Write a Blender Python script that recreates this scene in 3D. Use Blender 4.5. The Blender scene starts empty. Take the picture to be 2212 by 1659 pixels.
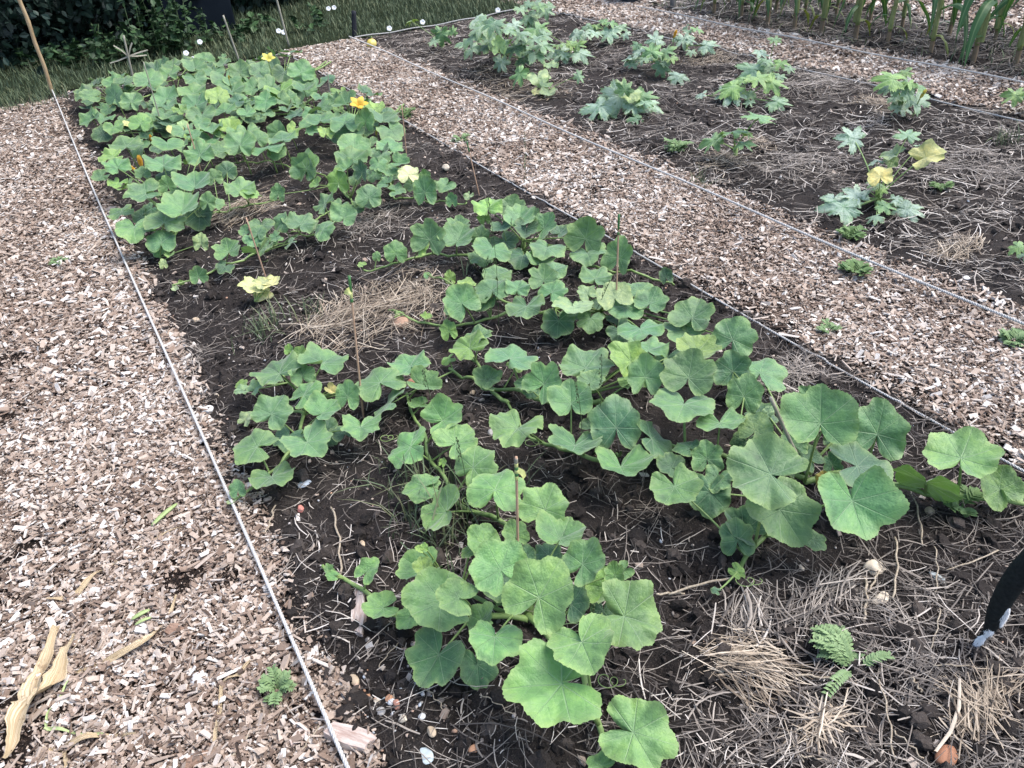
import bpy, bmesh, math, random
import numpy as np
from mathutils import Matrix, Vector
rng = np.random.default_rng(7)
random.seed(7)
S = bpy.context.scene
COL = S.collection
PI = math.pi

# ------------------------------------------------------------------ camera
FPX = 1750.0; HC = 1.55; CX, CY = 1106.0, 829.5
VP1 = np.array([-92.0, -276.0]); VP2 = np.array([5065.5, -691.1])
def unit(v): v = np.asarray(v, float); return v/np.linalg.norm(v)
_dy = unit([VP1[0]-CX, VP1[1]-CY, FPX]); _dx = unit([VP2[0]-CX, VP2[1]-CY, FPX])
_up = np.cross(_dx, _dy)
if _up[1] > 0: _up = -_up
RW = np.array([_dx, _dy, _up])                     # world <- camera (x right, y down, z forward)
U_, s_, Vt_ = np.linalg.svd(RW); RW = U_ @ Vt_
CAM = np.array([0, 0, HC])
cam = bpy.data.cameras.new("camera"); co = bpy.data.objects.new("camera", cam); COL.objects.link(co)
cam.sensor_width = 36; cam.sensor_fit = 'HORIZONTAL'; cam.lens = FPX*36/2212; cam.clip_end = 500; cam.clip_start = 0.02
r_, u_, b_ = RW @ [1, 0, 0], RW @ [0, -1, 0], RW @ [0, 0, -1]
co.matrix_world = Matrix(((r_[0], u_[0], b_[0], 0), (r_[1], u_[1], b_[1], 0), (r_[2], u_[2], b_[2], HC), (0, 0, 0, 1)))
S.camera = co

REG = {0: (0, 0, 1.82278), 1: (0, 0, .63291), 2: (1300, 0, .63291), 3: (2632, 0, .63291), 4: (0, 1000, .63291), 5: (1300, 1000, .63291),
       6: (2632, 1000, .63291), 7: (0, 1974, .63291), 8: (1300, 1974, .63291), 9: (2632, 1974, .63291),
       'A': (300, 150, .31646), 'B': (900, 200, .36166), 'C': (300, 550, .36166), 'D': (1000, 600, .70922), 'E': (2100, 0, .36166)}
def fr(reg, x, y):
    ox, oy, s = REG[reg]; return ((ox+x*s)/1.82278, (oy+y*s)/1.82278)
def ray(reg, x, y):
    a, b = fr(reg, x, y); return unit(RW @ [a-CX, b-CY, FPX])
def at(reg, x, y, h=0.0):
    d = ray(reg, x, y); return CAM + d*((h-HC)/d[2])
def pxm(reg, p):                                    # metres per region pixel near point p
    depth = (np.asarray(p)-CAM) @ (RW @ [0, 0, 1]); return depth/FPX*REG[reg][2]/1.82278

# ------------------------------------------------------------------ noise
def _h(ix, iy, s):
    n = (ix*374761393 + iy*668265263 + s*974711) & 0x7fffffff
    n = ((n ^ (n >> 13))*1274126177) & 0x7fffffff
    return ((n ^ (n >> 16)) & 0xffff)/65535.0
def vn(x, y, s=0):
    x = np.asarray(x, float); y = np.asarray(y, float)
    ix = np.floor(x).astype(np.int64); iy = np.floor(y).astype(np.int64); fx = x-ix; fy = y-iy
    fx = fx*fx*(3-2*fx); fy = fy*fy*(3-2*fy)
    a = _h(ix, iy, s); b = _h(ix+1, iy, s); c = _h(ix, iy+1, s); d = _h(ix+1, iy+1, s)
    return (a*(1-fx)+b*fx)*(1-fy)+(c*(1-fx)+d*fx)*fy
X1, X2, X3, X4, X5 = 0.08, 2.02, 2.70, 4.76, 5.45
YF = 7.75
def sst(a, b, x): t = np.clip((x-a)/(b-a), 0, 1); return t*t*(3-2*t)
def bedmask(x, y):
    m = sst(X1-.04, X1+.1, x)*(1-sst(X2-.1, X2+.04, x)) + sst(X3-.04, X3+.1, x)*(1-sst(X4-.1, X4+.04, x)) + sst(X5-.04, X5+.1, x)*(1-sst(6.5, 6.7, x))
    return m*(1-sst(YF-.1, YF+.05, y))
def gz(x, y):
    x = np.asarray(x, float); y = np.asarray(y, float)
    near = 1-sst(9.5, 11, np.abs(x-4))*1.0
    m = bedmask(x, y)
    bed = .035*vn(x*2.3, y*2.3, 1)+.034*vn(x*6, y*6, 2)+.026*vn(x*15, y*15, 3)+.016*vn(x*34, y*34, 4) - .042
    flat = .010*vn(x*3, y*3, 5)+.005*vn(x*12, y*12, 6) - .008
    return m*bed+(1-m)*flat
def gzf(x, y): return float(gz(x, y))

# ------------------------------------------------------------------ mesh helpers
def mesh(name, V, faces, mat, attrs=None, uv=None, smooth=False):
    """faces: list of int arrays (n,k)"""
    me = bpy.data.meshes.new(name); V = np.asarray(V, np.float32)
    if not isinstance(faces, (list, tuple)): faces = [faces]
    faces = [np.asarray(f, np.int32) for f in faces if len(f)]
    me.vertices.add(len(V)); me.vertices.foreach_set('co', V.ravel())
    tot = np.concatenate([np.full(len(f), f.shape[1], np.int32) for f in faces])
    idx = np.concatenate([f.ravel() for f in faces])
    st = np.concatenate([[0], np.cumsum(tot)[:-1]]).astype(np.int32)
    me.loops.add(len(idx)); me.loops.foreach_set('vertex_index', idx)
    me.polygons.add(len(tot)); me.polygons.foreach_set('loop_start', st); me.polygons.foreach_set('loop_total', tot)
    me.polygons.foreach_set('use_smooth', np.full(len(tot), bool(smooth)))
    for k, a in (attrs or {}).items():
        at_ = me.attributes.new(k, 'FLOAT', 'POINT'); at_.data.foreach_set('value', np.asarray(a, np.float32))
    for k, a in (uv or {}).items():
        l = me.uv_layers.new(name=k); l.data.foreach_set('uv', np.asarray(a, np.float32).ravel())
    me.update(calc_edges=True)
    for m in (mat if isinstance(mat, (list, tuple)) else [mat]): me.materials.append(m)
    return me
def link(name, me, parent=None, mat4=None):
    o = bpy.data.objects.new(name, me); COL.objects.link(o)
    if parent is not None: o.parent = parent
    if mat4 is not None: o.matrix_basis = mat4
    return o
def tag(o, label=None, cat=None, group=None, kind=None):
    if label: o['label'] = label
    if cat: o['category'] = cat
    if group: o['group'] = group
    if kind: o['kind'] = kind
    return o
def empty(name, loc, label, cat, group=None):
    o = bpy.data.objects.new(name, None); COL.objects.link(o); o.empty_display_size = .05
    o.location = [float(c) for c in loc]; return tag(o, label, cat, group)
def cat(parts):
    V = []; F = {}; n = 0
    for v, fs in parts:
        V.append(v)
        for f in (fs if isinstance(fs, list) else [fs]):
            f = np.asarray(f)
            if len(f): F.setdefault(f.shape[1], []).append(f+n)
        n += len(v)
    return np.concatenate(V), [np.concatenate(x) for x in F.values()]
def tube(P, R, sides=6, cap=True):
    P = np.asarray(P, float); n = len(P); R = np.broadcast_to(np.asarray(R, float), (n,))
    T = np.gradient(P, axis=0); T /= np.linalg.norm(T, axis=1)[:, None]+1e-12
    ref = np.array([0, 0, 1.]) if abs(T[0][2]) < .9 else np.array([1., 0, 0])
    A = np.cross(T[0], ref); A /= np.linalg.norm(A); V = []
    for i in range(n):
        A = A-T[i]*(A @ T[i]); A /= np.linalg.norm(A)+1e-12; B = np.cross(T[i], A)
        a = np.arange(sides)/sides*2*PI
        V.append(P[i]+R[i]*(np.cos(a)[:, None]*A+np.sin(a)[:, None]*B))
    V = np.concatenate(V); i = np.arange(n-1)[:, None]*sides; j = np.arange(sides)[None]; k = (j+1) % sides
    F = np.stack([i+j, i+k, i+sides+k, i+sides+j], -1).reshape(-1, 4); fs = [F]
    if cap: fs.append(np.array([list(range(sides))[::-1], list(range((n-1)*sides, n*sides))]))
    return V, fs
def smoothline(P, n=24):
    P = np.asarray(P, float)
    if len(P) == 2: t = np.linspace(0, 1, n)[:, None]; return P[0]*(1-t)+P[1]*t
    Q = np.vstack([2*P[0]-P[1], P, 2*P[-1]-P[-2]]); out = []
    m = max(2, n//(len(P)-1))
    for i in range(1, len(Q)-2):
        t = np.linspace(0, 1, m, endpoint=False)[:, None]
        out.append(.5*((2*Q[i])+(-Q[i-1]+Q[i+1])*t+(2*Q[i-1]-5*Q[i]+4*Q[i+1]-Q[i+2])*t*t+(-Q[i-1]+3*Q[i]-3*Q[i+1]+Q[i+2])*t**3))
    return np.vstack(out+[P[-1:]])
def ribbon(P, W, side=None, fold=0.0, thick=0.0):
    """blade along P with half-width W, 5 points across; returns V,F and across-coordinate"""
    P = np.asarray(P, float); n = len(P); W = np.broadcast_to(np.asarray(W, float), (n,))
    T = np.gradient(P, axis=0); T /= np.linalg.norm(T, axis=1)[:, None]+1e-12
    if side is None:
        sd = np.cross(T, [0, 0, 1.]); sd /= np.linalg.norm(sd, axis=1)[:, None]+1e-9
    else: sd = np.broadcast_to(side, (n, 3)); sd = sd-T*np.sum(sd*T, 1)[:, None]; sd = sd/(np.linalg.norm(sd, axis=1)[:, None]+1e-9)
    N = np.cross(sd, T); c = np.array([-1, -.5, 0, .5, 1.])
    V = P[:, None, :]+sd[:, None, :]*(c[None, :, None]*W[:, None, None])+N[:, None, :]*(np.abs(c)[None, :, None]*W[:, None, None]*fold)
    V = V.reshape(-1, 3); i = np.arange(n-1)[:, None]*5; j = np.arange(4)[None]
    F = np.stack([i+j, i+j+1, i+5+j+1, i+5+j], -1).reshape(-1, 4)
    return V, [F], np.tile(c, n)
def ico(sub):
    bm = bmesh.new(); bmesh.ops.create_icosphere(bm, subdivisions=sub, radius=1)
    V = np.array([v.co for v in bm.verts]); F = np.array([[v.index for v in f.verts] for f in bm.faces]); bm.free(); return V, F
def rots(n, tilt, g=None):
    g = g or rng
    a = g.uniform(0, 2*PI, n); t = g.normal(0, tilt, n); s = g.normal(0, tilt, n)
    def rz(a): z = np.zeros((n, 3, 3)); z[:, 0, 0] = np.cos(a); z[:, 0, 1] = -np.sin(a); z[:, 1, 0] = np.sin(a); z[:, 1, 1] = np.cos(a); z[:, 2, 2] = 1; return z
    def rx(a): z = np.zeros((n, 3, 3)); z[:, 1, 1] = np.cos(a); z[:, 1, 2] = -np.sin(a); z[:, 2, 1] = np.sin(a); z[:, 2, 2] = np.cos(a); z[:, 0, 0] = 1; return z
    def ry(a): z = np.zeros((n, 3, 3)); z[:, 0, 0] = np.cos(a); z[:, 0, 2] = np.sin(a); z[:, 2, 0] = -np.sin(a); z[:, 2, 2] = np.cos(a); z[:, 1, 1] = 1; return z
    return rz(a) @ rx(t) @ ry(s)
def scatter(TV, TF, pos, scl, Rm):
    """TV (k,3) or (n,k,3)"""
    n = len(pos); TVn = TV if TV.ndim == 3 else np.broadcast_to(TV, (n,)+TV.shape)
    V = np.einsum('nij,nkj->nki', Rm, TVn*scl[:, None, :])+pos[:, None, :]
    k = TVn.shape[1]; F = (np.arange(n)[:, None, None]*k+TF[None]).reshape(-1, TF.shape[1])
    return V.reshape(-1, 3), F, k

# ------------------------------------------------------------------ materials
class NT:
    def __init__(s, name):
        s.m = bpy.data.materials.new(name); s.m.use_nodes = True; s.t = s.m.node_tree; s.t.nodes.clear()
        s.out = s.n('ShaderNodeOutputMaterial')
    def n(s, t, **kw):
        x = s.t.nodes.new(t)
        for k, v in kw.items(): setattr(x, k, v)
        return x
    def put(s, sock, v):
        if hasattr(v, 'links') or isinstance(v, bpy.types.NodeSocket): s.t.links.new(v, sock)
        else:
            try: sock.default_value = v
            except Exception: sock.default_value = tuple(v)+(1,)
    def math(s, op, a, b=0.0, c=None, clamp=False):
        x = s.n('ShaderNodeMath', operation=op, use_clamp=clamp); s.put(x.inputs[0], a); s.put(x.inputs[1], b)
        if c is not None: s.put(x.inputs[2], c)
        return x.outputs[0]
    def mix(s, f, a, b, mode='MIX'):
        x = s.n('ShaderNodeMix', data_type='RGBA', blend_type=mode); s.put(x.inputs['Factor'], f); s.put(x.inputs[6], a); s.put(x.inputs[7], b); return x.outputs[2]
    def noise(s, scale, detail=4, rough=.6, vec=None, w=None):
        x = s.n('ShaderNodeTexNoise'); x.inputs['Scale'].default_value = scale; x.inputs['Detail'].default_value = detail; x.inputs['Roughness'].default_value = rough
        if vec is not None: s.put(x.inputs['Vector'], vec)
        return x.outputs[0]
    def ramp(s, f, stops):
        x = s.n('ShaderNodeValToRGB'); cr = x.color_ramp
        while len(cr.elements) < len(stops): cr.elements.new(.5)
        for e, (p, c) in zip(cr.elements, stops): e.position = p; e.color = tuple(c)+(1,)
        s.put(x.inputs[0], f); return x.outputs[0]
    def attr(s, name): return s.n('ShaderNodeAttribute', attribute_name=name).outputs['Fac']
    def pos(s): return s.n('ShaderNodeNewGeometry').outputs['Position']
    def bump(s, h, strength=.5, dist=.01):
        x = s.n('ShaderNodeBump'); x.inputs['Strength'].default_value = strength; x.inputs['Distance'].default_value = dist; s.put(x.inputs['Height'], h); return x.outputs[0]
    def bsdf(s, col, rough=.7, spec=.3, normal=None, **kw):
        x = s.n('ShaderNodeBsdfPrincipled'); s.put(x.inputs['Base Color'], col); s.put(x.inputs['Roughness'], rough); s.put(x.inputs['Specular IOR Level'], spec)
        if normal is not None: s.put(x.inputs['Normal'], normal)
        for k, v in kw.items(): s.put(x.inputs[k], v)
        return x.outputs[0]
    def done(s, sh): s.t.links.new(sh, s.out.inputs['Surface']); return s.m

def m_soil():
    t = NT('soil'); p = t.pos()
    n1 = t.noise(3.0, 6, .6, p); n2 = t.noise(55, 6, .7, p); n3 = t.noise(240, 4, .7, p)
    c = t.ramp(n1, [(.3, (.019, .0165, .0155)), (.55, (.043, .0365, .033)), (.75, (.092, .077, .067))])
    c = t.mix(t.math('MULTIPLY', n2, .8), c, (.018, .013, .011))
    c = t.mix(t.ramp(n3, [(.57, (0, 0, 0)), (.68, (1, 1, 1))]), c, (.115, .095, .082))
    h = t.math('ADD', t.math('MULTIPLY', n2, 1.0), t.math('MULTIPLY', n3, .45))
    return t.done(t.bsdf(c, .92, .2, t.bump(h, .9, .02)))
def m_pathbase():
    t = NT('path_litter'); p = t.pos(); n1 = t.noise(40, 6, .7, p); n2 = t.noise(150, 4, .7, p)
    c = t.ramp(n1, [(.3, (.011, .0085, .0075)), (.6, (.036, .026, .021)), (.8, (.085, .060, .046))])
    c = t.mix(t.ramp(n2, [(.55, (0, 0, 0)), (.66, (1, 1, 1))]), c, (.16, .11, .08))
    return t.done(t.bsdf(c, .95, .1, t.bump(t.math('ADD', n1, n2), 1.0, .02)))
def m_rnd(name, stops, rough=.8, spec=.25, noise_s=90, nstr=.35, bump=.4):
    t = NT(name); p = t.pos(); c = t.ramp(t.attr('rnd'), stops); n = t.noise(noise_s, 4, .7, p)
    c = t.mix(nstr, c, t.mix(1.0, c, t.ramp(n, [(.3, (.35, .3, .27)), (.6, (1.0, 1.0, 1.0))]), 'MULTIPLY'))
    return t.done(t.bsdf(c, rough, spec, t.bump(n, bump, .004)))
CHIP = m_rnd('wood_chip', [(0, (.03, .021, .016)), (.14, (.105, .072, .053)), (.34, (.245, .177, .134)), (.58, (.385, .305, .243)), (.84, (.50, .425, .36)), (1, (.64, .60, .55))])
STRAW = m_rnd('straw', [(0, (.03, .025, .022)), (.3, (.10, .084, .072)), (.6, (.24, .205, .172)), (.85, (.42, .37, .315)), (1, (.62, .57, .51))], .6, .4, 60, .3, .2)
GOLD = m_rnd('fresh_straw', [(0, (.04, .03, .022)), (.3, (.17, .128, .088)), (.65, (.39, .315, .23)), (1, (.60, .52, .41))], .6, .4, 60, .3, .2)
GRAVEL = m_rnd('pebbles', [(0, (.10, .085, .075)), (.35, (.33, .29, .26)), (.6, (.5, .42, .35)), (.75, (.45, .25, .15)), (.9, (.6, .58, .56)), (1, (.42, .47, .52))], .7, .4, 120, .3, .2)
GRASS = m_rnd('lawn_grass', [(0, (.042, .064, .038)), (.5, (.105, .142, .074)), (.8, (.18, .19, .10)), (1, (.30, .28, .19))], .6, .3, 20, .2, .1)
SOIL = m_soil(); PATHB = m_pathbase()
CLOD = m_rnd('soil_clod', [(0, (.016, .014, .013)), (.5, (.042, .0355, .032)), (.88, (.098, .082, .071)), (1, (.20, .175, .155))], .95, .15, 160, .6, 1.0)

def m_leaf(name, silver=False):
    t = NT(name)
    oi = t.n('ShaderNodeObjectInfo'); base = oi.outputs['Color']; rnd = oi.outputs['Random']
    uv = t.n('ShaderNodeUVMap', uv_map='vein').outputs[0]; sp = t.n('ShaderNodeSeparateXYZ'); t.put(sp.inputs[0], uv)
    u, v = sp.outputs[0], sp.outputs[1]
    tc = t.n('ShaderNodeTexCoord').outputs['Object']; vm = t.n('ShaderNodeVectorMath', operation='ADD'); t.put(vm.inputs[0], tc)
    cb = t.n('ShaderNodeCombineXYZ'); t.put(cb.inputs[2], t.math('MULTIPLY', rnd, 17.0)); t.put(vm.inputs[1], cb.outputs[0]); P = vm.outputs[0]
    av = t.math('ABSOLUTE', v)
    w = t.math('MULTIPLY_ADD', u, -.012, .021)
    mainv = t.math('SUBTRACT', 1.0, t.math('DIVIDE', av, w), clamp=True)
    fr_ = t.math('ABSOLUTE', t.math('SUBTRACT', t.math('FRACT', t.math('MULTIPLY', t.math('SUBTRACT', u, t.math('MULTIPLY', av, .8)), 5.0)), .5))
    sec = t.math('MULTIPLY', t.math('SUBTRACT', 1.0, t.math('MULTIPLY', fr_, 22.0), clamp=True), .38)
    vein = t.math('MAXIMUM', mainv, sec)
    edge = t.attr('edge')
    n1 = t.noise(2.2, 5, .6, P); n2 = t.noise(9, 5, .65, P)
    c = t.mix(1.0, base, t.ramp(n1, [(.3, (.55, .62, .66)), (.5, (1, 1, 1)), (.70, (1.42, 1.28, 1.08))]), 'MULTIPLY')
    c = t.mix(t.math('MULTIPLY', n2, .5), c, t.mix(1.0, c, (.78, .82, .85, 1), 'MULTIPLY'))
    pale = t.mix(.6, base, (.36, .50, .30, 1))
    if silver:
        sv = t.math('MULTIPLY', t.ramp(t.noise(3.4, 5, .7, P), [(.36, (0, 0, 0)), (.50, (1, 1, 1))]), t.math('SUBTRACT', 1.0, t.math('MULTIPLY', av, .7), clamp=True))
        c = t.mix(t.math('MULTIPLY', sv, t.n('ShaderNodeObjectInfo').outputs['Alpha']), c, (.42, .53, .42, 1))
    c = t.mix(t.math('MULTIPLY', vein, .72), c, pale)
    c = t.mix(t.math('MULTIPLY', t.math('POWER', edge, 7.0), t.math('MULTIPLY', n1, .9)), c, (.30, .40, .13, 1))
    c = t.mix(t.math('MULTIPLY', t.ramp(t.noise(13, 3, .6, P), [(.70, (0, 0, 0)), (.76, (1, 1, 1))]), .55), c, (.05, .065, .03, 1))
    bk = t.mix(.45, t.mix(1.0, base, (1.9, 1.5, .9, 1), 'MULTIPLY'), (.19, .30, .075, 1))
    geo = t.n('ShaderNodeNewGeometry'); cc = t.mix(geo.outputs['Backfacing'], c, t.mix(t.math('MULTIPLY', vein, .5), bk, (.36, .46, .2, 1)))
    hgt = t.math('ADD', t.math('SUBTRACT', t.math('MULTIPLY', t.math('SUBTRACT', 1.0, t.math('MULTIPLY', fr_, 6.0), clamp=True), -.10), t.math('MULTIPLY', mainv, .7)), t.math('ADD', t.math('MULTIPLY', n2, .9), t.math('MULTIPLY', n1, 1.6)))
    nb = t.bump(hgt, .5, .006)
    d = t.bsdf(cc, .50, .5, nb, **{'Sheen Weight': .3, 'Sheen Roughness': .5})
    tr = t.n('ShaderNodeBsdfTranslucent'); t.put(tr.inputs[0], t.mix(1.0, cc, (1.0, 1.25, .62, 1), 'MULTIPLY')); t.put(tr.inputs['Normal'], nb)
    mx = t.n('ShaderNodeMixShader'); mx.inputs[0].default_value = .15; t.put(mx.inputs[1], d); t.put(mx.inputs[2], tr.outputs[0])
    return t.done(mx.outputs[0])
LEAF = m_leaf('squash_leaf'); ZLEAF = m_leaf('courgette_leaf', True)
def m_plain(name, c1, c2, scale=30, rough=.6, spec=.35, bump=.3, dist=.004, trans=0, stretch=None):
    t = NT(name); tc = t.n('ShaderNodeTexCoord').outputs['Object']
    if stretch:
        mp = t.n('ShaderNodeMapping'); mp.inputs['Scale'].default_value = stretch; t.put(mp.inputs[0], tc); tc = mp.outputs[0]
    n = t.noise(scale, 5, .65, tc); c = t.ramp(n, [(.3, c1), (.7, c2)])
    d = t.bsdf(c, rough, spec, t.bump(n, bump, dist))
    if trans:
        tr = t.n('ShaderNodeBsdfTranslucent'); t.put(tr.inputs[0], c); mx = t.n('ShaderNodeMixShader'); mx.inputs[0].default_value = trans; t.put(mx.inputs[1], d); t.put(mx.inputs[2], tr.outputs[0]); d = mx.outputs[0]
    return t.done(d)
STEM = m_plain('green_stem', (.12, .20, .05), (.26, .36, .13), 25, .5, .4, .2, .003)
PSTEM = m_plain('courgette_stem', (.17, .26, .075), (.30, .42, .16), 25, .5, .4, .2, .003)
PETAL = m_plain('orange_petal', (.74, .42, .04), (.86, .60, .13), 8, .6, .2, .2, .004, .3)
PALEP = m_plain('pale_yellow_petal', (.66, .56, .10), (.80, .74, .27), 8, .6, .2, .2, .004, .3)
ROPE = m_plain('white_rope', (.36, .35, .33), (.60, .59, .57), 300, .8, .2, .3, .001)
BAMBOO = m_plain('bamboo', (.28, .19, .10), (.50, .37, .22), 14, .45, .4, .2, .003, 0, (3, 3, .6))
OLDCANE = m_plain('weathered_cane', (.20, .19, .15), (.40, .38, .30), 14, .6, .3, .2, .003, 0, (3, 3, .6))
SKEWER = m_plain('bare_skewer_wood', (.38, .235, .15), (.52, .345, .24), 30, .6, .3, .2, .002, 0, (4, 4, .4))
GTAPE = m_plain('green_tape', (.04, .13, .045), (.09, .24, .07), 30, .4, .5)
YTAPE = m_plain('yellow_tape', (.48, .50, .16), (.62, .66, .30), 30, .4, .5)
DRYSTALK = m_plain('dry_stalk_skin', (.26, .205, .14), (.54, .46, .35), 30, .6, .35, .4, .004, .15, (5, 5, 5))
def m_dry():
    t = NT('dry_maize_leaf'); cb = t.n('ShaderNodeCombineXYZ'); sp = t.n('ShaderNodeSeparateXYZ'); tc = t.n('ShaderNodeTexCoord').outputs['Object']; t.put(sp.inputs[0], tc)
    t.put(cb.inputs[0], t.math('MULTIPLY', t.attr('acr'), 9.0)); t.put(cb.inputs[1], t.math('MULTIPLY', sp.outputs[1], 7.0)); t.put(cb.inputs[2], t.math('MULTIPLY', sp.outputs[0], 7.0))
    f = t.noise(1.0, 5, .7, cb.outputs[0]); n = t.noise(26, 5, .7, tc)
    c = t.ramp(f, [(.28, (.25, .16, .08)), (.45, (.47, .35, .20)), (.62, (.68, .56, .38)), (.8, (.80, .70, .54))]); c = t.mix(t.ramp(n, [(.58, (0, 0, 0)), (.70, (1, 1, 1))]), c, (.20, .12, .06, 1))
    d = t.bsdf(c, .65, .3, t.bump(f, .8, .006)); return t.done(d)
DRYLEAF = m_dry()
WHITEP = m_plain('white_petal', (.75, .76, .76), (.85, .86, .86), 10, .6, .2, .1, .003, .2)
BARK = m_plain('bark', (.035, .032, .032), (.11, .10, .095), 9, .9, .1, 1.0, .03, 0, (4, 4, .7))
FUR = m_plain('black_fur', (.008, .010, .0105), (.022, .025, .025), 120, .75, .15, .4, .003, 0, (1, 1, 1))
WFUR = m_plain('white_fur', (.80, .80, .80), (.90, .90, .90), 120, .7, .2, .4, .003)
DARKW = m_plain('dark_post_wood', (.012, .014, .02), (.04, .042, .05), 14, .8, .2, .5, .006, 0, (4, 4, .5))
GREYW = m_plain('grey_post_wood', (.10, .10, .10), (.22, .21, .20), 14, .8, .2, .5, .006, 0, (4, 4, .5))
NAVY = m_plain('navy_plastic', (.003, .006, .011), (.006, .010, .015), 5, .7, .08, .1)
TUBM = m_plain('grey_blue_plastic', (.03, .04, .055), (.07, .09, .11), 5, .4, .5, .1)

# ------------------------------------------------------------------ world and light
w = bpy.data.worlds.new("World"); S.world = w; w.use_nodes = True; wt = w.node_tree; wt.nodes.clear()
SUN_EL, SUN_AZ = math.radians(62), math.radians(115)     # azimuth from +y towards +x
sky = wt.nodes.new('ShaderNodeTexSky'); sky.sky_type = 'NISHITA'; sky.sun_disc = False; sky.sun_elevation = SUN_EL; sky.sun_rotation = SUN_AZ
sky.air_density = 1.0; sky.dust_density = 2.5; sky.ozone_density = 1.0
bg = wt.nodes.new('ShaderNodeBackground'); bg.inputs[1].default_value = .13
wo = wt.nodes.new('ShaderNodeOutputWorld'); wt.links.new(sky.outputs[0], bg.inputs[0]); wt.links.new(bg.outputs[0], wo.inputs[0])
sun = bpy.data.lights.new('sun', 'SUN'); sun.energy = 1.55; sun.angle = math.radians(40); sun.color = (1, .975, .95)
so = bpy.data.objects.new('sun', sun); COL.objects.link(so)
sd = Vector((math.sin(SUN_AZ)*math.cos(SUN_EL), math.cos(SUN_AZ)*math.cos(SUN_EL), math.sin(SUN_EL)))
so.rotation_euler = sd.to_track_quat('Z', 'Y').to_euler(); so.location = sd*20
S.view_settings.view_transform = 'Standard'; S.view_settings.look = 'None'; S.view_settings.exposure = 1.38; S.view_settings.gamma = 1
S.view_settings.use_curve_mapping = False

# ------------------------------------------------------------------ ground, paths, lawn
def grid(xs, ys, dz, mask=None):
    X, Y = np.meshgrid(xs, ys); Z = gz(X, Y)+dz
    V = np.stack([X, Y, Z], -1).reshape(-1, 3); nx, ny = len(xs), len(ys)
    i = np.arange(ny-1)[:, None]*nx; j = np.arange(nx-1)[None]
    return V, np.stack([i+j, i+j+1, i+nx+j+1, i+nx+j], -1).reshape(-1, 4)
xs = np.concatenate([[-150, -40, -12, -5, -3, -2.2, -1.6], np.arange(-1.1, 2.2, .014), np.arange(2.2, 5, .02), np.arange(5, 8, .04), [8.5, 9.5, 12, 20, 50, 150]])
ys = np.concatenate([[-150, -40, -12, -5, -3, -2, -1.2], np.arange(-.6, 3.5, .014), np.arange(3.5, 9, .026), [9.3, 9.8, 11, 13, 17, 25, 50, 150]])
V, F = grid(xs, ys, 0)
tag(link('ground', mesh('ground', V, F, SOIL, smooth=True)), kind='structure')
PATHS = [(-1.0, X1-.03), (X2+.02, X3-.03), (X4+.02, X5-.05), (6.72, 7.9)]
for k, (a, b) in enumerate(PATHS):
    y1 = YF-.25 if k == 0 else (YF+.05 if k == 1 else 8.6)
    V, F = grid(np.linspace(a, b, 40), np.linspace(-.6 if k < 2 else 1.2, y1, 260), .007)
    tag(link('path', mesh('path', V, F, PATHB, smooth=True)), kind='structure')
V, F = grid(np.linspace(-3, 4.75, 80), np.linspace(YF+.08, 16, 80), .012)
def m_lawnbase():
    t = NT('lawn_soil'); p = t.pos(); n = t.noise(18, 6, .7, p)
    return t.done(t.bsdf(t.ramp(n, [(.3, (.010, .016, .008)), (.7, (.030, .040, .018))]), .95, .1, t.bump(n, .8, .03)))
tag(link('lawn', mesh('lawn', V, F, m_lawnbase(), smooth=True)), kind='structure')

# chips
BOX = np.array([[-.5, -.5, -.5], [.5, -.5, -.5], [.5, .5, -.5], [-.5, .5, -.5], [-.5, -.5, .5], [.5, -.5, .5], [.5, .5, .5], [-.5, .5, .5]])
BOXF = np.array([[4, 5, 6, 7], [0, 1, 5, 4], [1, 2, 6, 5], [2, 3, 7, 6], [3, 0, 4, 7]])
HOLES = [at(7, 20, 400), at(7, 1150, 490), at(7, 1400, 500), at(7, 40, 1300), at(7, 60, 1560), at(7, 100, 330), at(4, 20, 700), at(1, 430, 1440), at(4, 30, 1040), at(7, 1000, 1640)]
HR = [.08, .06, .035, .06, .10, .05, .09, .07, .08, .03]
def chips(x0, x1, y0, y1, dens, size, feather, seed):
    g = np.random.default_rng(seed); n = int((x1-x0)*(y1-y0)*dens)
    x = g.uniform(x0, x1, n); y = g.uniform(y0, y1, n)
    ed = np.minimum(x-x0, x1-x)+.10*(vn(x*9, y*9, 11)-.5)+.05*(vn(x*30, y*30, 12)-.5)
    keep = g.random(n) < np.clip(ed/feather, .0, 1)**.8
    keep &= g.random(n) < .45+1.0*vn(x*5, y*5, 13)
    for h, r in zip(HOLES, HR):
        dq = np.sqrt((x-h[0])**2*.5+(y-h[1])**2*1.6)/(r*.75*(.35+1.3*vn(x*22, y*22, 14))); keep &= g.random(n) < np.clip((dq-.55)/.9, .07, 1)
    x, y = x[keep], y[keep]; n = len(x)
    big = g.random(n)**3.6; L = size*(.55+2.3*big)*g.uniform(.7, 1.3, n); Wd = L*np.where(big > .35, g.uniform(.16, .5, n), g.uniform(.3, .85, n)); T = np.minimum(Wd*g.uniform(.16, .45, n), .006)
    sk = np.broadcast_to(BOX, (n, 8, 3))+g.normal(0, .085, (n, 8, 3))
    z = gz(x, y)+.006+g.random(n)**1.3*.016
    V, F, k = scatter(sk, BOXF, np.stack([x, y, z], 1), np.stack([L, Wd, T], 1), rots(n, .36, g))
    tone = np.clip(g.beta(1.45, 1.75, n)+.30*(vn(x*2, y*2, 15)-.5)+.12*(vn(x*9, y*9, 16)-.5)+.35*(big-.15), 0, 1)
    return V, F, np.repeat(tone, k)
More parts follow.
